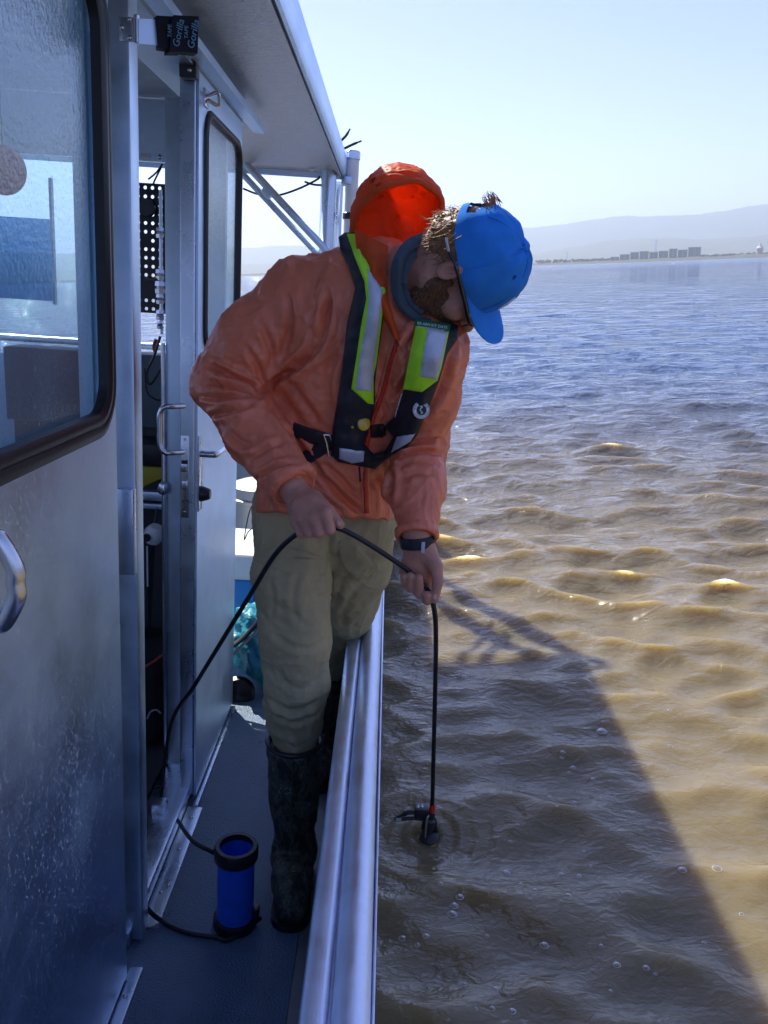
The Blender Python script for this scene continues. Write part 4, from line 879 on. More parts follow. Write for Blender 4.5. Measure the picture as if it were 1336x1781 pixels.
def head(f):
    f = Scaled(f)
    f.ell(H(0, -.008, .036), (.075, .090, .084), AXH, .01); f.ell(H(0, .042, -.045), (.058, .056, .075), AXH, .02); f.ell(H(0, -.02, -.02), (.066, .07, .06), AXH, .02)
    for s in (-1, 1):
        f.cone(H(s*.056, .0, -.055), H(0, .074, -.102), .022, .022, .02); f.ell(H(s*.04, .066, -.022), (.027, .027, .027), AXH, .015)
        f.ell(H(s*.030, .080, .012), (.028, .014, .010), AXH, .008)
        f.ell(H(s*.081, -.012, .004), (.0075, .018, .030), np.array([nv(Rr_*s-F_*.45), nv(F_+Rr_*s*.45), U_]), .004)
        f.ell(H(s*.090, -.008, .006), (.006, .0105, .019), np.array([nv(Rr_*s-F_*.45), nv(F_+Rr_*s*.45), U_]), .003, 'sub')
    f.cone(H(0, .086, .006), H(0, .119, -.028), .0095, .0125, .008); f.ell(H(0, .102, -.031), (.019, .012, .010), AXH, .007)
    f.ell(H(0, .094, -.058), (.024, .010, .007), AXH, .006); f.ell(H(0, .091, -.072), (.021, .011, .008), AXH, .006); f.ell(H(0, .080, -.102), (.024, .022, .020), AXH, .012)
def body():
    f = Field((-.46, 1.38, .02), (.34, 2.56, 1.70), .0036)
    f.loft(SC[1:6], [q*.78 for q in SWd[1:6]], [q*.70 for q in SDp[1:6]], SAX[1:6], .02)
    f.chain([NECK-np.array([.02, -.02, .06]), NECK, H(0, -.025, -.045)], [.070, .054, .053], .03)
    f.chain([sho_r, elb_r, wri_r], [.055, .04, .028], .03); f.chain([sho_l, elb_l, wri_l], [.052, .04, .028], .03)
    f.chain([NECK, sho_r], [.05, .05], .03); f.chain([NECK, sho_l], [.05, .05], .03)
    SHN = [P(592, 1108, Y=2.17), np.array([-.122, 2.26, .40])]
    f.chain([HIP_R, KNE_R, ANK_R], [.062, .046, .034], .02); f.chain([HIP_L, KNE_L]+SHN+[ANK_L], [.060, .046, .042, .040, .034], .02); f.cone(ANK_R, TOE_R, .032, .026, .02); f.cone(ANK_L, TOE_L, .032, .026, .02)
    PV = P(567, 870, Y=1.885); f.chain([HIP_R, PV, HIP_L], [.060, .064, .060], .02); f.cone(PV, SC[1], .064, .085, .02)
    D0 = f.D
    head(f); hands(f)
    return f.mesh(1)
HIP_R, KNE_R, ANK_R, TOE_R = P(510, 915, Y=1.84), P(514, 1105, Y=1.79), P(511, 1470, Y=1.85), P(501, 1612, Y=1.67)
HIP_L, KNE_L, ANK_L = P(622, 925, Y=1.88), P(606, 1060, Y=2.03), np.array([-.135, 2.44, .10]); TOE_L = np.array([-.14, 2.28, .04])
V, Q = body()
# hands again at fine resolution: replace the coarse ones by merging refined positions
body_o = mk('body', (V, Q.tolist()), SKIN, person, True, angle=180)
NAILM = mat('nail', (.62, .36, .30), .3)
for px, py, d, ang in ((590, 910, 1.453, (.6, 0, -.8)), (742, 1040, 1.513, (.1, 0, 1)), (757, 1038, 1.506, (-.1, 0, -1))):
    c = P(px, py, Y=d); o = nv(CAM-c); e1 = nv(np.array(ang)-o*(o@np.array(ang))); e2 = np.cross(o, e1)
    mk('nail', ([c+e1*(.0055*math.cos(a))+e2*(.0040*math.sin(a))+o*h for h, s_ in ((0, 1),) for a in np.linspace(0, 2*math.pi, 13)[:-1]]+[c+o*.0012], [[i, (i+1) % 12, 12] for i in range(12)]), NAILM, body_o)
# --- jacket
jf = Field((-.50, 1.38, .86), (.36, 2.02, 1.72), .0037)
jf.loft(SC, SWd, SDp, SAX, .03, ends=(.004, 0))
jf.chain([sho_r+np.array([.02, 0, -.01]), (sho_r*.45+elb_r*.55)+np.array([.004, 0, .0]), elb_r, (elb_r+wri_r)/2, wri_r-np.array([.004, 0, -.006])], [.090, .082, .064, .061, .046], .028)
jf.chain([sho_l-np.array([.012, 0, .0]), (sho_l+elb_l)/2, elb_l, (elb_l*.5+wri_l*.5)+np.array([-.003, 0, 0]), wri_l+np.array([0, 0, .004])], [.078, .062, .054, .055, .041], .026)
jf.chain([NECK-np.array([.01, 0, .03]), sho_r+np.array([.03, 0, .01])], [.075, .072], .03); jf.chain([NECK-np.array([0, 0, .035]), sho_l+np.array([-.02, 0, .0])], [.07, .062], .03)
wr_d = nv(wri_r-elb_r); jf.half(wri_r+wr_d*.004, wr_d, wri_r-.075, wri_r+.075); wl_d = nv(wri_l-elb_l); jf.half(wri_l+wl_d*.010, wl_d, wri_l-.07, wri_l+.07)
jf.half(P(600, 897, Y=1.68), (0, -.30, -1), (-.45, 1.4, .80), (.018, 2.0, 1.06)); V, Q = jf.mesh(3)
JS = [([(455, 690), (430, 668), (385, 645), (362, 634)], 6, .010), ([(453, 692), (410, 679), (360, 664)], 5, .010), ([(452, 694), (400, 694), (348, 690)], 5, .009), ([(448, 699), (400, 716), (350, 728)], 6, .008),
      ([(455, 686), (480, 660), (515, 640), (552, 606), (570, 545), (572, 505)], 8, .014), ([(520, 640), (545, 590), (548, 530)], 6, .008), ([(500, 505), (506, 560), (490, 620)], 8, .007), ([(452, 560), (470, 600), (474, 640)], 7, .006), ([(425, 600), (450, 640), (455, 672)], 6, .006),
      ([(470, 700), (508, 755), (545, 805), (600, 868), (628, 893)], 7, .011), ([(520, 838), (560, 868), (600, 892)], 6, .007), ([(556, 800), (590, 830), (618, 862)], 6, .007), ([(490, 640), (530, 700), (555, 735)], 8, .006), ([(590, 600), (570, 660), (575, 720)], 8, .006),
      ([(430, 802), (465, 780), (492, 770)], 6, .006), ([(440, 835), (480, 812), (508, 806)], 5, .006), ([(395, 745), (420, 770), (445, 775)], 7, .006), ([(375, 770), (410, 800), (430, 840)], 8, .004), ([(465, 868), (495, 842), (522, 822)], 4, .004),
      ([(690, 782), (728, 768), (766, 762)], 5, .009), ([(688, 797), (730, 786), (768, 790)], 5, .008), ([(700, 912), (725, 916), (752, 912)], 3, .003), ([(705, 830), (722, 822), (760, 826)], 6, .005),
      ([(735, 720), (760, 690), (778, 640), (785, 605)], 7, .008), ([(700, 600), (714, 640), (690, 690)], 6, .008), ([(716, 650), (700, 668), (684, 700)], 5, .007), ([(660, 690), (672, 712), (668, 735)], 5, .006), ([(652, 830), (665, 850), (668, 885)], 5, .006), ([(680, 790), (684, 840), (678, 880)], 5, .012)]
V = cloth(V, Q, [(a, b*.8, c) for a, b, c in JS], .0042, 13, 2, (1, 1, .6), .0008, .0042)
jack = mk('jacket', (V, Q.tolist()), JACK, person, True, angle=180)
def bvh(V, Q): return BVHTree.FromPolygons([tuple(v) for v in V], [tuple(int(i) for i in q) for q in Q])
BJ = bvh(V, Q)
cw = P(511, 857, Y=1.525)
tf = Field((-.42, 1.50, .90), (.30, 2.02, 1.66), .007); tf.loft(SC, [q*1.015 for q in SWd], [q*1.03 for q in SDp], SAX, .03, ends=(.004, 0)); BTOR = bvh(*tf.mesh(3))
def cast(px, py, trees):
    d = Vector(RB@np.array([px-CX, py-CY, F])).normalized(); best = None
    for t in trees:
        h = t.ray_cast(Vector(CAM), d)
        if h[0] is not None and (best is None or h[3] < best[1]): best = (np.array(h[0]), h[3])
    return best[0] if best else None
def conform(name, poly, trees, thick, m, parent, soft=8., step=4., lift=.0, smooth=6, puff=.5, angle=60, amp=0):
    """a padded panel that follows the surface below it; outline in photo pixels"""
    poly = [tuple(map(float, p)) for p in poly]; dense = []
    for a, b in zip(poly, poly[1:]+poly[:1]):
        n = max(1, int(math.hypot(b[0]-a[0], b[1]-a[1])/step)); dense += [(a[0]+(b[0]-a[0])*i/n, a[1]+(b[1]-a[1])*i/n) for i in range(n)]
    nb = len(dense); xs = [p[0] for p in poly]; ys = [p[1] for p in poly]; pts = list(dense); D_ = np.array(dense)
    for gx in np.arange(min(xs)+step/2, max(xs), step):
        for gy_ in np.arange(min(ys)+step/2, max(ys), step):
            if inpoly((gx, gy_), poly) and np.hypot(D_[:, 0]-gx, D_[:, 1]-gy_).min() > step*.55: pts.append((gx, gy_))
    V2, E2, F2, *_ = delaunay_2d_cdt([Vector(p) for p in pts], [(i, (i+1) % nb) for i in range(nb)], [], 0, 1e-5)
    V2 = np.array([v[:] for v in V2]); Fk = [list(f) for f in F2 if inpoly(V2[list(f)].mean(0), poly)]
    hit = [cast(x, y, trees) for x, y in V2]; ok = np.array([h is not None for h in hit]); dep = np.zeros(len(V2))
    for i, h in enumerate(hit):
        if ok[i]: dep[i] = np.linalg.norm(h-CAM)
    for i in np.where(~ok)[0]: j = np.where(ok)[0]; dep[i] = dep[j[np.argmin(np.hypot(*(V2[j]-V2[i]).T))]]+.004
    nb_ = [set() for _ in V2]
    for f in Fk:
        for a in f: nb_[a] |= set(f)-{a}
    for _ in range(smooth):
        dep = np.array([.5*dep[i]+.5*np.mean([dep[j] for j in nb_[i]]) if nb_[i] else dep[i] for i in range(len(dep))])
    dir_ = np.array([nv(RB@np.array([x-CX, y-CY, F])) for x, y in V2])
    bd = np.array([min(np.hypot(D_[:, 0]-x, D_[:, 1]-y).min(), 1e9) for x, y in V2]); prof = np.clip(bd/soft, 0, 1)**puff
    rag = amp*fbm(np.stack([V2[:, 0]/26, V2[:, 1]/26, 0*V2[:, 0]], -1), 3, 5) if amp else 0
    top = CAM+dir_*(dep-lift-thick*(.35+.65*prof)-rag)[:, None]; bot = CAM+dir_*(dep-lift+.006)[:, None]; n = len(V2)
    cnt = {}
    for f in Fk:
        for a, b in zip(f, f[1:]+f[:1]): cnt[(a, b)] = 1
    rim = [(a, b) for a, b in cnt if (b, a) not in cnt]
    Fc = Fk+[[i+n for i in f][::-1] for f in Fk]+[[b, a, a+n, b+n] for a, b in rim]
    bm = bmesh.new(); vs = [bm.verts.new(v) for v in np.vstack([top, bot])]
    for f in Fc:
        try: bm.faces.new([vs[i] for i in f])
        except ValueError: pass
    bmesh.ops.recalc_face_normals(bm, faces=bm.faces[:]); bm.verts.index_update(); geo = [v.co[:] for v in bm.verts], [[v.index for v in f.verts] for f in bm.faces]; bm.free()
    o = mk(name, geo, m, parent, True, angle=angle); return o, BVHTree.FromPolygons(*[list(map(tuple, g)) for g in geo])
def strip(pts, wpx):
    p = spline([(a, b, 0) for a, b in pts], 6)[:, :2]; t = np.gradient(p, axis=0); t /= np.linalg.norm(t, axis=1)[:, None]; nrm_ = np.stack([-t[:, 1], t[:, 0]], -1)*np.broadcast_to(np.asarray(wpx, float), (len(p),))[:, None]/2
    return [tuple(q) for q in p+nrm_]+[tuple(q) for q in (p-nrm_)[::-1]]
# cuffs, hem and zip of the jacket
def cuff(c, d, r, name):
    p = [(r*.92, -.016), (r*1.02, -.012), (r*1.05, -.004), (r*1.0, .004), (r*.85, .006), (r*.8, -.01)]
    g = lathe(p, c, d, 48); v = np.array(g[0]); a = np.arctan2((v-c)@nv(np.cross(d, [0, 1, .2])), (v-c)@np.cross(d, nv(np.cross(d, [0, 1, .2])))); rad = v-c-np.outer((v-c)@d, d); v = v+rad*(.035*np.sin(a*17))[:, None]
    mk(name, (v, g[1]), JACK, jack, True, angle=180)
cuff(wri_r+wr_d*.004, wr_d, .0455, 'cuff'); cuff(wri_l+wl_d*.009, wl_d, .0415, 'cuff')
zp = [(691, 588), (676, 640), (662, 690), (646, 735), (636, 780), (634, 835), (637, 893)]
conform('zip_flap', strip(zp, 17), [BJ], .0045, JACK, jack, 5, 4, smooth=4)
_, BZ = conform('zip', strip([(x+1, y) for x, y in zp], 9.5), [BJ], .0085, ZIP, jack, 3, 3, smooth=4)
conform('zip_pull', strip([(688, 590), (686, 600)], 5), [BJ], .013, STEEL, jack, 2, 2)
conform('drawcord', strip([(625, 812), (627, 838)], 3), [BJ], .006, BLACK_PL, jack, 2, 2)
# --- hood: open bag lying behind the neck, with a thick hem
hc_ = P(692, 386, Y=1.70); hr = np.array([.092, .098, .104]); hn = nv([.30, -.66, -.69])
hf = Field(hc_-.17, hc_+.17, .0034)
hf.ell(hc_, hr, k=0); hf.ell(hc_+np.array([.012, -.012, -.07]), (.075, .07, .07), k=.03)
hf.ell(hc_, hr-.0055, k=0, mode='sub'); hf.ell(hc_+np.array([.012, -.012, -.07]), (.069, .064, .064), k=.0, mode='sub')
hf.half(hc_+hn*.006, hn)
V, Q = hf.mesh(2)
HSt = [([(650, 330), (690, 318), (740, 335)], 4, .004), ([(640, 345), (690, 332), (752, 352)], 3, .003), ([(668, 300), (700, 300), (735, 318)], 3, .003), ([(690, 355), (692, 400), (688, 430)], 3, .004), ([(640, 430), (690, 410), (740, 420)], 4, .004)]
V = cloth(V, Q, HSt, .007, 12, 6, (1, .6, 1), .001, .004)
hood = mk('hood', (V, Q.tolist()), HOODM, jack, True, angle=180)
# hem of the hood opening, found where the dome meets the cut plane
e1 = nv(np.cross(hn, [0, 0, 1])); e2 = np.cross(e1, hn); cut = hc_+hn*.006; ring = []
for a in np.linspace(0, 2*math.pi, 60):
    d = math.cos(a)*e1+math.sin(a)*e2; lo_, hi_ = 0, .2
    for _ in range(25):
        m_ = (lo_+hi_)/2; q = cut+d*m_
        if ((q-hc_)/hr)@((q-hc_)/hr) < 1: lo_ = m_
        else: hi_ = m_
    ring.append(cut+d*(lo_-.002+.002*math.sin(a*9)))
ring = [r for r in ring if r[2] > hc_[2]-.085]
s0 = max(range(len(ring)), key=lambda i: np.linalg.norm(ring[i]-ring[i-1])); ring = ring[s0:]+ring[:s0]
mk('hood_hem', tube(np.array(ring), .0058, 10), HOODM, hood, angle=180)
# --- collar of jacket: flared sheet from hood to zip
def sheet(name, A, B, th, m, parent, n=14, bulge=.012, noise_=.003, seed=3):
    a = spline(A, 6); b = spline(B, 6); k = min(len(a), len(b)); a = a[np.linspace(0, len(a)-1, k).astype(int)]; b = b[np.linspace(0, len(b)-1, k).astype(int)]
    V = []; 
    for side in (0, 1):
        for i in range(k):
            for j in range(n):
                t = j/(n-1); q = a[i]*(1-t)+b[i]*t; out = nv(CAM-q); q = q+out*(bulge*math.sin(math.pi*t)-side*th); V.append(q)
    V = np.array(V); h = k*n; nz = noise_*(1-2*np.abs(vnoise(V[:h]*45, seed))); dirs = np.array([nv(CAM-q) for q in V[:h]]); V[:h] += dirs*nz[:, None]; V[h:] += dirs*nz[:, None]
    Fc = []
    for i in range(k-1):
        for j in range(n-1): c = i*n+j; Fc.append([c, c+1, c+n+1, c+n]); Fc.append([h+c, h+c+n, h+c+n+1, h+c+1])
    for i in range(k-1): Fc += [[i*n, (i+1)*n, h+(i+1)*n, h+i*n], [i*n+n-1, h+i*n+n-1, h+(i+1)*n+n-1, (i+1)*n+n-1]]
    for j in range(n-1): Fc += [[j, h+j, h+j+1, j+1], [(k-1)*n+j, (k-1)*n+j+1, h+(k-1)*n+j+1, h+(k-1)*n+j]]
    bm = bmesh.new(); vs = [bm.verts.new(v) for v in V]
    for f in Fc: bm.faces.new([vs[i] for i in f])
    bmesh.ops.recalc_face_normals(bm, faces=bm.faces[:]); bm.verts.index_update(); g = [v.co[:] for v in bm.verts], [[v.index for v in f.verts] for f in bm.faces]; bm.free()
    return mk(name, g, m, parent, True, angle=60)
pp_ = lambda L: [P(x, y, Y=d) for x, y, d in L]
sheet('collar', pp_([(616, 398, 1.64), (622, 440, 1.60), (640, 492, 1.575), (664, 545, 1.56), (686, 592, 1.555)]), pp_([(676, 428, 1.60), (672, 458, 1.575), (672, 500, 1.56), (682, 545, 1.55), (696, 590, 1.552)]), .006, HOODM, jack, bulge=.016, noise_=.006)
sheet('collar', pp_([(690, 592, 1.553), (706, 566, 1.553), (726, 552, 1.56)]), pp_([(700, 606, 1.552), (716, 585, 1.553), (736, 574, 1.56)]), .006, JACK, jack, bulge=.006)
sheet('neck_gaiter', pp_([(742, 402, 1.573), (708, 416, 1.543), (684, 450, 1.533), (679, 494, 1.546), (690, 532, 1.546), (712, 555, 1.553), (738, 564, 1.568)]), pp_([(746, 420, 1.563), (718, 436, 1.538), (701, 466, 1.530), (700, 500, 1.544), (710, 528, 1.546), (728, 546, 1.556), (752, 556, 1.568)]), .005, FLEECE, person, bulge=.007, noise_=.004)
sheet('neck_gaiter', pp_([(742, 414, 1.578), (714, 430, 1.548), (696, 462, 1.538), (694, 500, 1.553), (706, 530, 1.556), (726, 548, 1.563)]), pp_([(748, 428, 1.568), (726, 446, 1.543), (711, 474, 1.536), (710, 502, 1.551), (720, 526, 1.554), (740, 542, 1.563)]), .005, FLEECE, person, bulge=.004, noise_=.004, seed=8)
# --- trousers
pf = Field((-.36, 1.62, .36), (.14, 2.36, 1.06), .0040)
pf.chain([P(508, 895, Y=1.84), P(508, 1000, Y=1.80), P(513, 1110, Y=1.785), P(516, 1185, Y=1.79), P(512, 1240, Y=1.80), P(512, 1286, Y=1.80)], [.084, .089, .079, .074, .068, .058], .02)
pf.chain([P(620, 915, Y=1.87), P(617, 985, Y=1.95), P(606, 1060, Y=2.05), P(592, 1108, Y=2.17), (-.122, 2.245, .40)], [.090, .084, .074, .066, .056], .02)
pf.chain([P(508, 885, Y=1.85), P(567, 880, Y=1.86), P(622, 890, Y=1.87)], [.088, .095, .086], .03)
for (x, y, d, r) in ((512, 1222, 1.80, .070), (512, 1262, 1.80, .064)): pf.ell(P(x, y, Y=d), (r+.004, r+.004, .022), k=.012)
V, Q = pf.mesh(3)
PS = [([(446, 955), (500, 948), (560, 966)], 5, .006), ([(470, 985), (530, 972), (568, 992)], 5, .006), ([(576, 915), (571, 985), (570, 1050)], 6, .010), ([(455, 1010), (490, 1000), (530, 985), (566, 1000)], 5, .005), ([(470, 1045), (520, 1070), (560, 1040)], 8, .004), ([(462, 1088), (500, 1120), (540, 1128), (572, 1108)], 6, .008), ([(520, 985), (510, 1040), (516, 1085)], 6, .007), ([(470, 1000), (476, 1050), (470, 1090)], 5, .006), ([(470, 1160), (520, 1200), (568, 1170)], 8, .006), ([(462, 1212), (510, 1236), (562, 1216)], 6, .010), ([(464, 1238), (510, 1256), (556, 1240)], 5, .009), ([(480, 1225), (500, 1262), (508, 1285)], 5, .006), ([(540, 1220), (532, 1255), (536, 1282)], 5, .006), ([(655, 985), (610, 1040), (592, 1090)], 7, .007), ([(640, 960), (600, 1000), (580, 1060)], 7, .007), ([(625, 1075), (605, 1095), (575, 1100)], 4, .005), ([(600, 930), (618, 985), (640, 1000)], 5, .006), ([(500, 1060), (540, 1090), (566, 1075)], 6, .004), ([(452, 1060), (470, 1085), (490, 1100)], 5, .005)]
PS = [(a, b*.8, c*.42) for a, b, c in PS]; V = cloth(V, Q, PS, .0055, 9, 12, (1, 1, .7), .0008, .0042)
trou = mk('trousers', (V, Q.tolist()), PANT, person, True, angle=180); BP_ = bvh(V, Q)
conform('thigh_pocket', [(446, 975), (470, 968), (560, 972), (566, 1000), (540, 1003), (470, 990)], [BP_], .003, PANT, trou, 3, 4)
conform('pocket_flap', [(588, 940), (612, 935), (655, 985), (640, 1004), (612, 1000), (596, 985)], [BP_], .004, PANT, trou, 3, 4)
conform('seam', strip([(578, 902), (574, 930), (570, 958)], 2.5), [BP_], .002, PANT, trou, 2, 2)
# --- boots
def boot(top, ank, toe, heel, n):
    f = Field(np.minimum.reduce([top, ank, toe, heel])-.11, np.maximum.reduce([top, ank, toe, heel])+.11, .0045)
    f.loft([top, top*.5+ank*.5, ank], [.066, .062, .050], [.070, .064, .055], [np.array([1., 0, 0])]*3, .01, ends=(.004, 0))
    a2 = np.array([ank[0], ank[1], .052]); f.cone(ank, a2, .052, .046, .03); f.cone(a2+np.array([0, .02, -.008]), heel+np.array([0, 0, .04]), .042, .040, .02)
    mid = (ank+toe)/2; mid[2] = .055; f.cone(a2, mid, .048, .046, .03); f.cone(mid-np.array([0, 0, .01]), toe+np.array([0, .02, .0]), .046, .040, .03)
    f.half((0, 0, .004), (0, 0, -1)); V, Q = f.mesh(3)
    V = cloth(V, Q, [([(470, 1470), (505, 1485), (545, 1470)], 6, .004), ([(475, 1505), (510, 1515), (545, 1500)], 6, .003)] if n == 0 else [], .0035, 17, 5+n, (1, 1, 1), .0006)
    o = mk('boot', (V, Q.tolist()), BOOTM, person, True, angle=180)
    t_ = tube([top+np.array([.064*math.cos(a), .068*math.sin(a), .002]) for a in np.linspace(0, 2*math.pi, 30)], .006, 8); mk('boot_top_binding', t_, BLACK_RUB, o)
    c = [(toe[0]+.047*math.cos(a)*1.0, toe[1]+.02+.047*math.sin(a)) for a in np.linspace(math.pi, 2*math.pi, 12)]+[(heel[0]+.040*math.cos(a), heel[1]+.044*math.sin(a)) for a in np.linspace(0, math.pi, 12)]
    mk('boot_sole', plate(c, [], lambda x, y: (x, y, .0008), (0, 0, .018)), BLACK_RUB, o, False)
    mk('shaft_strip', tube(spline([top+np.array([.004, -.071, -.01]), (top*.6+ank*.4)+np.array([.002, -.067, 0]), (top*.3+ank*.7)+np.array([0, -.062, 0])], 5), .005, 8, flat=.4), mat('boot_strip', (.07, .085, .06), .7), o)
    return o
boot(P(512, 1290, Y=1.80), P(511, 1478, Y=1.845), np.array([-.150, 1.655, .040]), np.array([-.160, 1.89, 0]), 0)
boot(np.array([-.125, 2.26, .43]), np.array([-.132, 2.42, .11]), np.array([-.135, 2.22, .040]), np.array([-.132, 2.47, 0]), 1)
# --- life vest
vest_b = [(589, 412), (600, 404), (620, 404), (640, 455), (672, 503), (666, 560), (656, 632), (652, 670), (652, 705), (645, 736), (634, 772), (650, 790), (668, 786), (684, 760), (668, 742), (688, 722), (702, 678), (712, 620), (722, 566), (724, 558), (780, 560), (798, 566), (796, 590), (778, 616), (764, 664), (752, 694), (726, 757), (714, 772), (676, 796), (652, 816), (622, 810), (588, 804), (576, 792), (578, 748), (592, 664), (604, 560), (618, 500), (606, 462), (592, 436)]
vest, BV = conform('life_vest', vest_b, [BJ], .026, NAVY, person, 16, 4, lift=.004, smooth=14, puff=.6, amp=.004)
def on_vest(name, poly, th, m, **k): return conform(name, poly, [BV], th, m, vest, k.get('soft', 3), k.get('step', 3.5), smooth=k.get('smooth', 3), puff=.5)
_, BN1 = on_vest('neon_panel', [(603, 407), (619, 406), (640, 458), (671, 504), (664, 560), (655, 632), (650, 655), (650, 703), (640, 702), (611, 676), (620, 620), (629, 560), (637, 520), (634, 490), (618, 450)], .004, NEON)
_, BN2 = on_vest('neon_panel', [(723, 566), (781, 577), (768, 640), (761, 662), (734, 682), (701, 677), (712, 620)], .004, NEON)
for tr, poly in ((BN1, [(639, 466), (666, 505), (661, 557), (652, 625), (647, 681), (618, 678), (626, 620), (637, 560), (642, 520)]), (BN2, [(744, 570), (779, 577), (766, 640), (759, 660), (731, 655), (737, 610)])):
    conform('reflective_strip', poly, [tr], .003, SILV, vest, 2, 3.5, smooth=3)
on_vest('reflective_patch', [(590, 779), (634, 785), (632, 803), (612, 806), (590, 798)], .004, SILV); on_vest('reflective_patch', [(690, 760), (723, 753), (714, 768), (680, 788)], .004, SILV)
GRN = mat('label_green', (.015, .16, .07), .5)
_, BL = on_vest('arming_label', [(722, 553), (784, 563), (782, 578), (721, 567)], .0045, GRN)
def flat_text(s, size, px, py, tree, ang, name, m, parent, lift=.0012):
    c = cast(px, py, [tree])
    if c is None: return
    ca, sa = math.cos(ang), math.sin(ang); e = 10
    ex = P(px+e*ca, py+e*sa, Y=c[1])-P(px, py, Y=c[1]); o = nv(CAM-c); ex = nv(ex-o*(ex@o)); ey = np.cross(o, ex)
    g = text_geo(s, size); mk(name, place(g, c+o*lift, ex, ey), m, parent, False)
TXW = mat('print_white', (.75, .78, .80), .5)
flat_text('RE-ARM KIT DATE', .0068, 752, 566, BL, .155, 'label_text', TXW, vest)
flat_text('INSPECT BEFORE USE', .0050, 750, 572, BL, .155, 'label_text', TXW, vest)
# round badge: ring of letters round a seahorse-like curl
def badge(px, py, rpx):
    c = cast(px, py, [BV]); o = nv(nv(CAM-c)+np.array([.28, 0, 0])); ex = nv(P(px+10, py-1.5, Y=c[1])-P(px, py, Y=c[1])); ex = nv(ex-o*(ex@o)); ey = np.cross(o, ex); r = rpx*pxm(c); c = c+o*.008
    rot = lambda a, q: c+ex*(math.cos(a)*q)+ey*(math.sin(a)*q)
    bd = mk('badge_disc', lathe([(0, -.002), (r, -.002), (r, .0004), (0, .0004)], c, o, 36), TXW, vest, False)
    mk('badge_centre', lathe([(0, .0005), (r*.60, .0005), (r*.60, .0008), (0, .0008)], c, o, 30), NAVY, vest, False); mk('badge_rim', lathe([(r*.90, .0005), (r*.94, .0005), (r*.94, .0008), (r*.90, .0008)], c, o, 36), NAVY, vest, False)
    g = G()
    for txt, a0, a1, flip in (('MUSTANG', 160, 20, 1), ('SURVIVAL', 205, 335, -1)):
        for i, ch in enumerate(txt):
            a = math.radians(a0+(a1-a0)*i/(len(txt)-1)); tg_ = text_geo(ch, r*.30, .0002); rad = math.cos(a)*ex+math.sin(a)*ey; tn = (math.sin(a)*ex-math.cos(a)*ey)*flip; g.add(place(tg_, rot(a, r*.75)+o*.0007, tn, np.cross(o, tn)))
    mk('badge_letters', g.geo(), NAVY, vest, False, kind='stuff')
    pts = [(-.12, .38), (.05, .44), (.14, .34), (.04, .24), (-.10, .16), (-.16, .0), (-.05, -.14), (.08, -.24), (.06, -.38), (-.08, -.40), (-.12, -.30), (-.04, -.27)]
    mk('badge_seahorse', tube(spline([c+ex*(x*r)+ey*(y*r)+o*.0012 for x, y in pts], 5), [r*.06]*30+[r*.035]*(len(spline(pts if False else [(a, b, 0) for a, b in pts], 5))-30), 6), TXW, vest)
badge(731, 713, 15)
yc_ = cast(633, 737, [BV]); o = nv(CAM-yc_); ydisc = mk('indicator_window', lathe([(0, -.002), (.0135, -.002), (.0135, .001), (.010, .003), (0, .0035)], yc_+o*.001, nv(o+np.array([.5, 0, 0])), 24), mat('indicator_yellow', (.55, .38, .03), .3, coat=.5), vest)
for q, r, m in (((613, 743), .0026, YEL), ((621, 758), .0035, BLACK_PL)):
    c = cast(*q, [BV]); mk('inflator_stud', lathe([(0, -.001), (r, -.001), (r, .0015), (r*.4, .0022), (0, .0016)], c, nv(CAM-c), 14), m, vest)
conform('vest_piping', strip([(699, 684), (692, 708), (687, 726)], 2), [BV], .004, TXW, vest, 2, 2)
BKL = mat('buckle_black', (.014, .016, .018), .35)
conform('buckle', [(643, 738), (668, 737), (667, 761), (642, 762)], [BV, BJ], .012, BKL, vest, 3, 3, smooth=6); conform('buckle_prong', [(660, 740), (672, 741), (671, 758), (660, 758)], [BV, BJ], .016, BKL, vest, 3, 3, smooth=4)
conform('waist_belt', strip([(462, 703), (490, 735), (525, 753), (560, 764), (582, 772)], 25), [BTOR], .006, NAVY, vest, 3, 4, smooth=5)
conform('waist_belt', strip([(500, 800), (530, 797), (556, 782), (574, 768)], 24), [BTOR], .008, NAVY, vest, 3, 4, smooth=5)
q = [cast(x, y, [BJ]) for x, y in ((563, 756), (568, 770), (572, 793))]
if all(a is not None for a in q):
    q = [a+nv(CAM-a)*.012 for a in q]; e = np.array([.012, 0, 0]); mk('strap_ring', tube(np.array([q[0], q[1], q[2], q[2]+e, q[1]+e, q[0]+e, q[0]]), .0018, 8), STEEL, vest)
mk('back_strap', tube(spline(pp_([(448, 712, 1.80), (452, 698, 1.77), (462, 694, 1.74), (468, 702, 1.70)]), 6), .010, 10, flat=.35), NAVY, vest)
# --- watch
wd_ = nv(P(727, 952, Y=1.562)-wri_l); wc = wri_l+wd_*.020
g = lathe([(.029, -.011), (.0325, -.011), (.034, -.007), (.034, .007), (.0325, .011), (.029, .011)], wc, wd_, 32); watch = mk('watch_strap', g, mat('watch_black', (.012, .014, .018), .6, bump=[(200, .001, 2, one)]), person)
wp = P(737, 936, Y=1.52); mk('strap_clasp', box(wp[0]-.003, wp[0]+.004, wc[1]-.0362, wc[1]-.030, wc[2]-.012, wc[2]+.010, .001), SILV, watch)
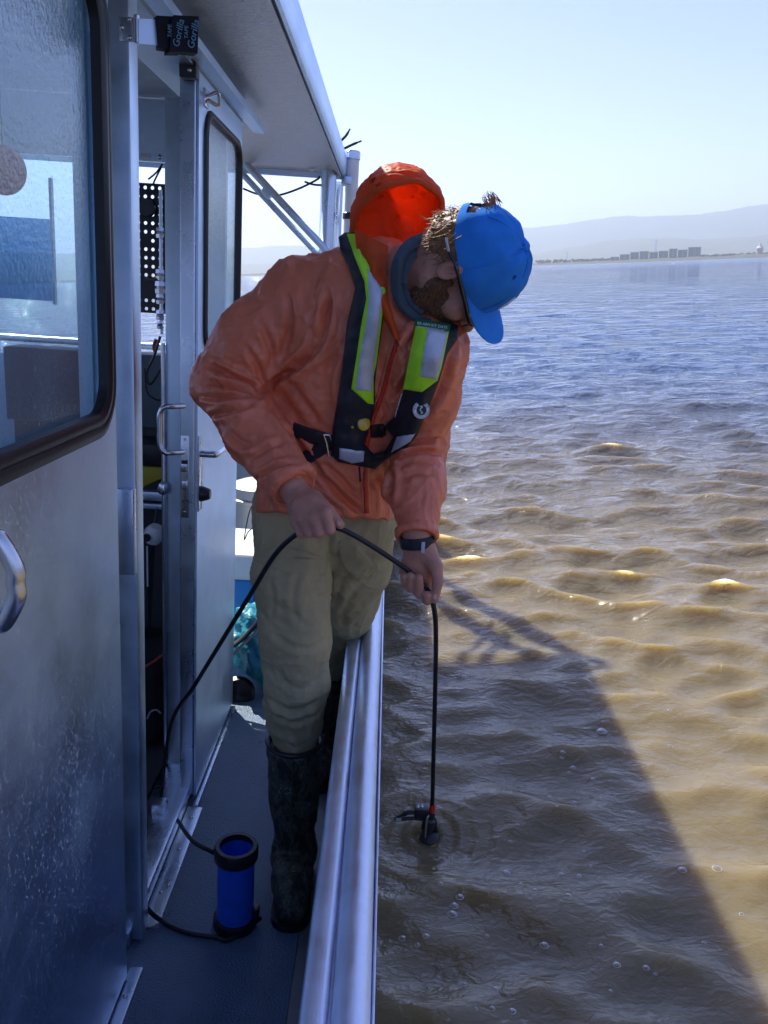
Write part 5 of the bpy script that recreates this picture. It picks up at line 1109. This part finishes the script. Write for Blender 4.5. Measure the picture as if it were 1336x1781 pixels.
# --- beard, hair, cap, glasses
bf = Scaled(Field(O_-.17, O_+.17, .0032))
for s in (-1, 1):
    bf.chain([H(s*.066, .012, -.012), H(s*.062, .012, -.045), H(s*.046, .032, -.082), H(0, .076, -.112)], [.010, .016, .022, .024], .016); bf.chain([H(0, .102, -.052), H(s*.030, .086, -.058), H(s*.034, .066, -.085)], [.008, .009, .014], .012)
bf.ell(H(0, .050, -.108), (.034, .036, .022), AXH, .02); bf.ell(H(0, .042, -.046), (.0632, .0615, .0795), AXH, .008); bf.half(H(0, 0, .004), U_+.34*F_); bf.half(H(0, 0, -.100), -U_-.5*F_) if False else None
V, Q = bf.mesh(2); N = normals(V, Q); V = V+N*(.0010*fbm(V*170, 3, 4)+.0012*fbm(V*50, 2, 8))[:, None]
beard = mk('beard', (V, Q.tolist()), BEARD, person, True, angle=180); N = normals(V, Q); g = G(); r3_ = np.random.default_rng(9)
for i in r3_.choice(len(V), 1500):
    if (CAM-V[i])@N[i] < 0: continue
    d = nv(N[i]*.45+F_*.55-U_*.45+.35*r3_.normal(size=3)); ln = r3_.uniform(.005, .011); g.add(tube(np.array([V[i]-N[i]*.001, V[i]+d*ln*.6, V[i]+nv(d-.3*N[i])*ln]), [.0006, .0005, .0002], 4, False))
mk('beard_hairs', g.geo(), HAIR, beard, kind='stuff', angle=180)
hf2 = Scaled(Field(O_-.18, O_+.18, .0034))
hf2.ell(H(0, -.014, .022), (.0765, .090, .078), AXH, .005); hf2.ell(H(0, -.055, -.025), (.062, .046, .045), AXH, .02); hf2.half(H(0, 0, .050), U_); hf2.half(H(0, .002, 0), F_+.25*U_); hf2.half(H(0, 0, -.052), -U_-.2*F_)
V, Q = hf2.mesh(1); N = normals(V, Q); q = (V-O_)@AXH.T; V = V+N*((.003*fbm(q*np.array([70, 70, 18]), 3, 2)+.003*fbm(q*22, 2, 5))*np.clip((.035-q[:, 2])/.02, .15, 1))[:, None]; q = (V-O_)@AXH.T
hair = mk('hair', (V, Q.tolist()), HAIR, person, True, angle=180); HV, HN = V, normals(V, Q)
r2 = np.random.default_rng(3); g = G()
for i in range(150):                                  # loose strands: nape, over the ear, tuft through the back of the cap
    k = i % 3
    if k == 0: a = H(r2.uniform(.03, .08), r2.uniform(-.10, -.03), r2.uniform(.0, .05)); d = -U_*.8+F_*.25+.25*nv(r2.normal(size=3)); ln = r2.uniform(.012, .024)
    elif k == 1:
            a = H(r2.uniform(-.02, .02), r2.uniform(-.100, -.090), r2.uniform(.075, .095)); d = -F_*.9-U_*.25+.35*nv(r2.normal(size=3)); ln = r2.uniform(.008, .018)
    else: a = H(.078, r2.uniform(-.015, .02), r2.uniform(.03, .05)); d = -U_*.9+F_*.1+.3*nv(r2.normal(size=3)); ln = r2.uniform(.012, .028)
    d = nv(d); b_ = a+d*ln; c_ = b_+nv(d+.5*r2.normal(size=3))*ln*.6; g.add(tube(np.array([a, b_, c_]), [.0007, .0006, .0002], 4, False))
for i in r2.choice(len(HV), 900):
    if (HV[i]-O_)@U_ > .024: continue
    p, nn = HV[i], HN[i]; d = -U_*.9-F_*.15+.35*r2.normal(size=3); d = nv(d-nn*(d@nn)); ln = r2.uniform(.012, .03); b_ = p+d*ln*.55+nn*.0022; c_ = p+nv(d+.3*r2.normal(size=3))*ln+nn*r2.uniform(-.001, .004)
    g.add(tube(np.array([p-nn*.001, b_, c_]), [.0007, .0007, .0002], 4, False))
mk('hair_strands', g.geo(), HAIR, hair, kind='stuff', angle=180)
def cap():
    n1, n2 = 64, 22; c = H(0, -.008, .029); ra, rf, ru = .0845*HS, .1035*HS, .097*HS; V = []; Fc = []
    for s in (0, 1):
        for j in range(n2+1):
            th = (math.pi/2)*j/n2
            for i in range(n1):
                a = 2*math.pi*i/n1; sh = 1-.006*(abs(math.sin(3*a))<.10)*(th < 1.5); k = (1-.022*s)*sh; sq = math.cos(th)**.88
                r_, f_, u_ = ra*sq*math.sin(a)*k, rf*sq*math.cos(a)*k, ru*math.sin(th)*k*(1+.05*math.cos(a))
                if j == 0: u_ -= .006+.004*math.cos(a)
                w_ = .0016*math.sin(a*5+th*7)+.0014*math.sin(a*11-th*5)+.0022*mnoise.noise(Vector((3*math.cos(a), 3*math.sin(a), th*3))); V.append(c+Rr_*(r_*(1+w_*6))+F_*(f_*(1+w_*6))+U_*(u_+w_))
    h = (n2+1)*n1
    def gap(i, j): a = math.atan2(math.sin(2*math.pi*(i+.5)/n1), -math.cos(2*math.pi*(i+.5)/n1)); return 2 <= j < 8-abs(a)*9 and abs(a) < .5   # arch at the back
    for j in range(n2):
        for i in range(n1):
            if gap(i, j): continue
            q = [j*n1+i, j*n1+(i+1) % n1, (j+1)*n1+(i+1) % n1, (j+1)*n1+i]; Fc.append(q); Fc.append([h+k for k in q][::-1])
    for i in range(n1): Fc.append([i, h+i, h+(i+1) % n1, (i+1) % n1])
    o = mk('cap', (V, Fc), CAPM, person, True, angle=70)
    mk('cap_button', lathe([(.0075, -.001), (.0075, .002), (.004, .005), (0, .0055)], H(0, -.008, .029+ru/HS), U_, 16), CAPM, o)
    # brim
    V = []; Fc = []; n, m_ = 28, 10
    for s in (0, 1):
        for i in range(n):
            t = -1+2*i/(n-1); a = t*1.08
            for j in range(m_):
                v = j/(m_-1); r0, f0 = ra*.985*math.sin(a), rf*.985*math.cos(a); ext = .067*HS*math.sqrt(max(0, 1-(abs(t)**5)))
                r_ = r0*(1+.0*v); f_ = f0-.008*HS+ext*v; u_ = HS*(.028-.022*(abs(t)**2)*(.3+.7*v)+.006*v)-.0022*s; V.append(c*0+O_+Rr_*r_+F_*f_+U_*u_)
    h = n*m_
    for i in range(n-1):
        for j in range(m_-1): q = [i*m_+j, i*m_+j+1, (i+1)*m_+j+1, (i+1)*m_+j]; Fc.append(q); Fc.append([h+k for k in q][::-1])
        q = [i*m_+m_-1, (i+1)*m_+m_-1]; Fc.append([q[0], h+q[0], h+q[1], q[1]])
    mk('cap_brim', (V, Fc), CAPM, o, True, angle=60)
    for k in range(6):                                # stitched seams
        a = math.pi*k/3+math.pi/6; p = [c+Rr_*(ra*math.cos(th)**.88*math.sin(a)*1.002)+F_*(rf*math.cos(th)**.88*math.cos(a)*1.002)+U_*(ru*math.sin(th)*(1+.05*math.cos(a))*1.002) for th in np.linspace(.02 if k not in (2, 3) else .6, 1.5, 18)]
        mk('cap_seam', tube(np.array(p), .0011, 6), CAPM, o)
    a0 = .12; e_c = lambda a, th: c+Rr_*(ra*math.cos(th)**.88*math.sin(a)*1.012)+F_*(rf*math.cos(th)**.88*math.cos(a)*1.012)+U_*(ru*math.sin(th)*1.012)
    mk('cap_emblem', tube(np.array([e_c(a0+.20*math.cos(t), .42+.22*math.sin(t)) for t in np.linspace(0, 2*math.pi, 30)]), .0010, 6), TXW, o)
    mk('cap_emblem', tube(spline([e_c(a0+.1, .3), e_c(a0-.06, .42), e_c(a0+.08, .48), e_c(a0-.05, .58)], 6), .0010, 6), TXW, o)
    mk('eyelet', tube(np.array([e_c(.9+.035*math.cos(t), .95+.035*math.sin(t)) for t in np.linspace(0, 2*math.pi, 12)]), .0012, 6), mat('cap_thread', (.005, .06, .3), .7), o)
cap()
GLS = mat('sunglass_black', (.008, .008, .010), .15, coat=.5)
mk('sunglass_arm', tube(spline([H(.083, -.045, .012), H(.086, -.015, .020), H(.081, .03, .018), H(.074, .082, .014)], 6), [.0028]*6+[.0042]*13, 8), GLS, person); sg = mk('sunglass_frame', tube(spline([H(.074, .082, .014), H(.066, .100, .014), H(.036, .108, .020), H(0, .106, .024), H(-.036, .108, .020), H(-.074, .085, .022)], 6), .0042, 8), GLS, person)
for s in (1, -1): mk('sunglass_lens', lathe([(0, -.002), (.022, -.001), (.022, .001), (0, .002)], H(s*.036, .107, .004), nv(F_+Rr_*s*.25), 20), GLS, sg)
mk('sunglass_tip', tube(spline([H(.083, -.045, .012), H(.082, -.060, .012), H(.078, -.070, .012)], 4), .0024, 8), mat('tip_pale', (.5, .5, .52), .4), sg)

# ---------------------------------------------------------------- cable and probe
CBL = mat('cable_black', (.010, .011, .014), .45, bump=[(300, .0004, 2, one)])
cable = thing('cable', 'black cable from the cabin through both hands down to the water probe', 'cable', P(375, 1500, Y=1.62))
WAT = np.array([.179, 1.8, .2]); hl_ = [P(708, 991, Y=1.530), P(727, 1010, Y=1.532), P(742, 1022, Y=1.532), P(752, 1045, Y=1.535)]
WTB = BVHTree.FromObject(bpy.data.objects['water'], bpy.context.evaluated_depsgraph_get())
_h = WTB.ray_cast(Vector(to_world(CAM)), Vector(ray_w(744, 1448)).normalized())[0]; PY_ = float((RW.T @ np.array(_h)+p0)[1]); PB = P(752, 1404, Y=PY_)
pts = [np.array([-.56, 2.03, .03]), P(297, 1262, Y=2.02), P(340, 1190, Y=1.86), P(395, 1100, Y=1.70), P(438, 1030, Y=1.60), P(478, 965, Y=1.52)]+CAB_R+[P(612, 929, Y=1.472), P(660, 958, Y=1.50)]+hl_+[P(758, 1090, Y=1.56), P(757, 1200, Y=1.66), P(754, 1320, Y=PY_-.05), PB]
mk('cable_run', tube(spline(pts, 8), .0052, 10), CBL, cable, angle=180)
cc = CAN
d1 = [np.array([-.56, 2.02, .05]), P(283, 1388, Z=.055), P(308, 1425, Z=.03), P(335, 1462, Y=1.68), np.array([cc[0]-CANR-.008, cc[1]-.0, CANH-.02])]
lp = [cc+np.array([(CANR+.012)*math.cos(a), (CANR+.012)*math.sin(a), CANH-.036]) for a in np.linspace(math.pi, 2.2*math.pi, 12)]
mk('cable_tail', tube(spline(d1, 6), .0052, 10), CBL, cable, angle=180)
d2 = [np.array([-.56, 1.75, .06]), P(252, 1574, Z=.05), P(285, 1604, Z=.006), P(325, 1622, Z=.006), P(376, 1630, Z=.007), cc+np.array([.0, -CANR-.014, .008]), cc+np.array([CANR+.016, .01, .012])]
mk('cable_tail', tube(spline(d2, 6), .0055, 10), CBL, cable, angle=180)
pr = thing('water_probe', 'black probe with red collar and metal loop dipping into the muddy water', 'probe', WAT)
def q(px, py, dy=0.): return P(px, py, Y=PY_+dy)
mk('red_collar', tube([q(753, 1398), q(751, 1412)], .0078, 10), mat('collar_red', (.55, .03, .02), .5), pr)
mk('probe_body', tube(spline([q(750, 1412), q(747, 1425), q(743, 1445), q(741, 1462)], 5), [.012]*5+[.017]*5+[.012]*6, 12), BLACK_PL, pr)
hb = q(735, 1410); mk('clamp_block', box(hb[0]-.020, hb[0]+.014, PY_-.015, PY_+.015, hb[2]-.016, hb[2]+.012, .004), BLACK_PL, pr)
rivets(pr, [q(727, 1404, -.02), q(734, 1403, -.02)], (0, -1, 0), .0045, 'clamp_bolt')
mk('handle_arm', tube(spline([q(733, 1412), q(712, 1413), q(697, 1419), q(687, 1424)], 6), [.006]*10+[.004]*9, 10), BLACK_PL, pr)
arm = mk('handle_arm', tube(spline([q(735, 1424), q(715, 1423), q(700, 1424), q(686, 1424)], 6), .0055, 10), BLACK_PL, pr); mk('arm_sleeve', tube([q(698, 1424.5), q(689, 1424.5)], .0068, 10), mat('sleeve_pale', (.30, .36, .30), .5), arm)
mk('metal_loop', tube(spline([q(746, 1418, -.02), q(743, 1424, -.022), q(741, 1440, -.022), q(740, 1456, -.02)], 5), .0028, 8), STEEL, pr)
mk('side_prong', tube(spline([q(752, 1420), q(756, 1432), q(760, 1450)], 5), [.007]*6+[.005]*5, 10), BLACK_PL, pr)
ft = q(748, 1452); mk('foot_ring', tube([ft+np.array([.037*math.cos(a), .037*math.sin(a), -.012+.010*math.cos(a)]) for a in np.linspace(0, 2*math.pi, 36)], .006, 8), mat('ring_yellow', (.42, .30, .04), .5), pr)
mk('foot_disc', lathe([(0, -.014), (.032, -.014), (.032, -.004), (.018, .010), (0, .014)], ft, (0, 0, 1), 28), BLACK_PL, pr)

# ---------------------------------------------------------------- bubbles drifting on the water (world frame)
FILM = bpy.data.materials.new('bubble_film'); FILM.use_nodes = True; nt = FILM.node_tree; nt.nodes.clear(); o_ = nt.nodes.new('ShaderNodeOutputMaterial'); t1 = nt.nodes.new('ShaderNodeBsdfTransparent'); t2 = nt.nodes.new('ShaderNodeBsdfGlossy'); t2.inputs['Roughness'].default_value = .03
lw = nt.nodes.new('ShaderNodeLayerWeight'); lw.inputs[0].default_value = .35; t3 = nt.nodes.new('ShaderNodeMixShader'); nt.links.new(lw.outputs['Facing'], t3.inputs[0]); nt.links.new(t1.outputs[0], t3.inputs[1]); nt.links.new(t2.outputs[0], t3.inputs[2]); nt.links.new(t3.outputs[0], o_.inputs[0])
FOAM = mat('foam_white', (.62, .60, .55), .5)
WO = bpy.data.objects['water']; wt = BVHTree.FromObject(WO, bpy.context.evaluated_depsgraph_get()); dome = None
BUB = [(1047, 1272, 12), (1165, 1297, 6), (979, 1308, 6), (997, 1335, 7), (977, 1318, 5), (990, 1344, 4), (1032, 1355, 6), (1170, 1332, 5), (880, 1518, 9), (977, 1521, 6), (1007, 1524, 5), (988, 1557, 6), (1187, 1513, 9), (1247, 1511, 10), (905, 1538, 5), (930, 1548, 5), (766, 1537, 6), (790, 1575, 10), (787, 1590, 11), (800, 1560, 9), (700, 1632, 8), (726, 1643, 6), (741, 1628, 7), (947, 1644, 10), (1073, 1678, 8), (1124, 1683, 7), (862, 1720, 6), (856, 1754, 6), (891, 1759, 8), (828, 1755, 4), (779, 1773, 4), (1000, 1395, 4), (968, 1402, 4), (955, 1386, 4), (1012, 1376, 3), (1046, 1645, 5), (1016, 1481, 4), (1027, 1506, 4), (1165, 1235, 5), (1130, 1330, 4), (888, 1463, 4), (901, 1435, 3), (846, 1628, 5), (808, 1712, 5), (1140, 1694, 4), (1062, 1723, 4), (762, 1700, 4), (1290, 1590, 5), (1224, 1640, 4)]
for px, py, r in BUB:
    r *= .85
    d = Vector(ray_w(px, py)).normalized(); h = wt.ray_cast(Vector(to_world(CAM)), d)
    if h[0] is None: continue
    rad = r*h[3]/F*.8
    if dome is None:
        g = lathe([(math.cos(a), math.sin(a)*.5) for a in np.linspace(0, math.pi/2, 7)], (0, 0, 0), (0, 0, 1), 18); me = bpy.data.meshes.new('bubble'); me.from_pydata([tuple(v) for v in g[0]], [], g[1]); me.materials.append(FILM); me.polygons.foreach_set('use_smooth', [True]*len(me.polygons)); dome = me
        g = tube(np.array([(math.cos(a), math.sin(a), .02) for a in np.linspace(0, 2*math.pi, 22)]), .075, 6, False); me = bpy.data.meshes.new('bubble_rim'); me.from_pydata([tuple(v) for v in g[0]], [], g[1]); me.materials.append(FOAM); me.polygons.foreach_set('use_smooth', [True]*len(me.polygons)); rimm = me
    o = bpy.data.objects.new('bubble', dome); COL.objects.link(o); o.location = h[0]; o.scale = (rad, rad, rad); tag(o, 'clear bubble floating on the brown water', 'bubble', 'bubbles drifting on the water')
    c = bpy.data.objects.new('bubble_rim', rimm); COL.objects.link(c); c.parent = o
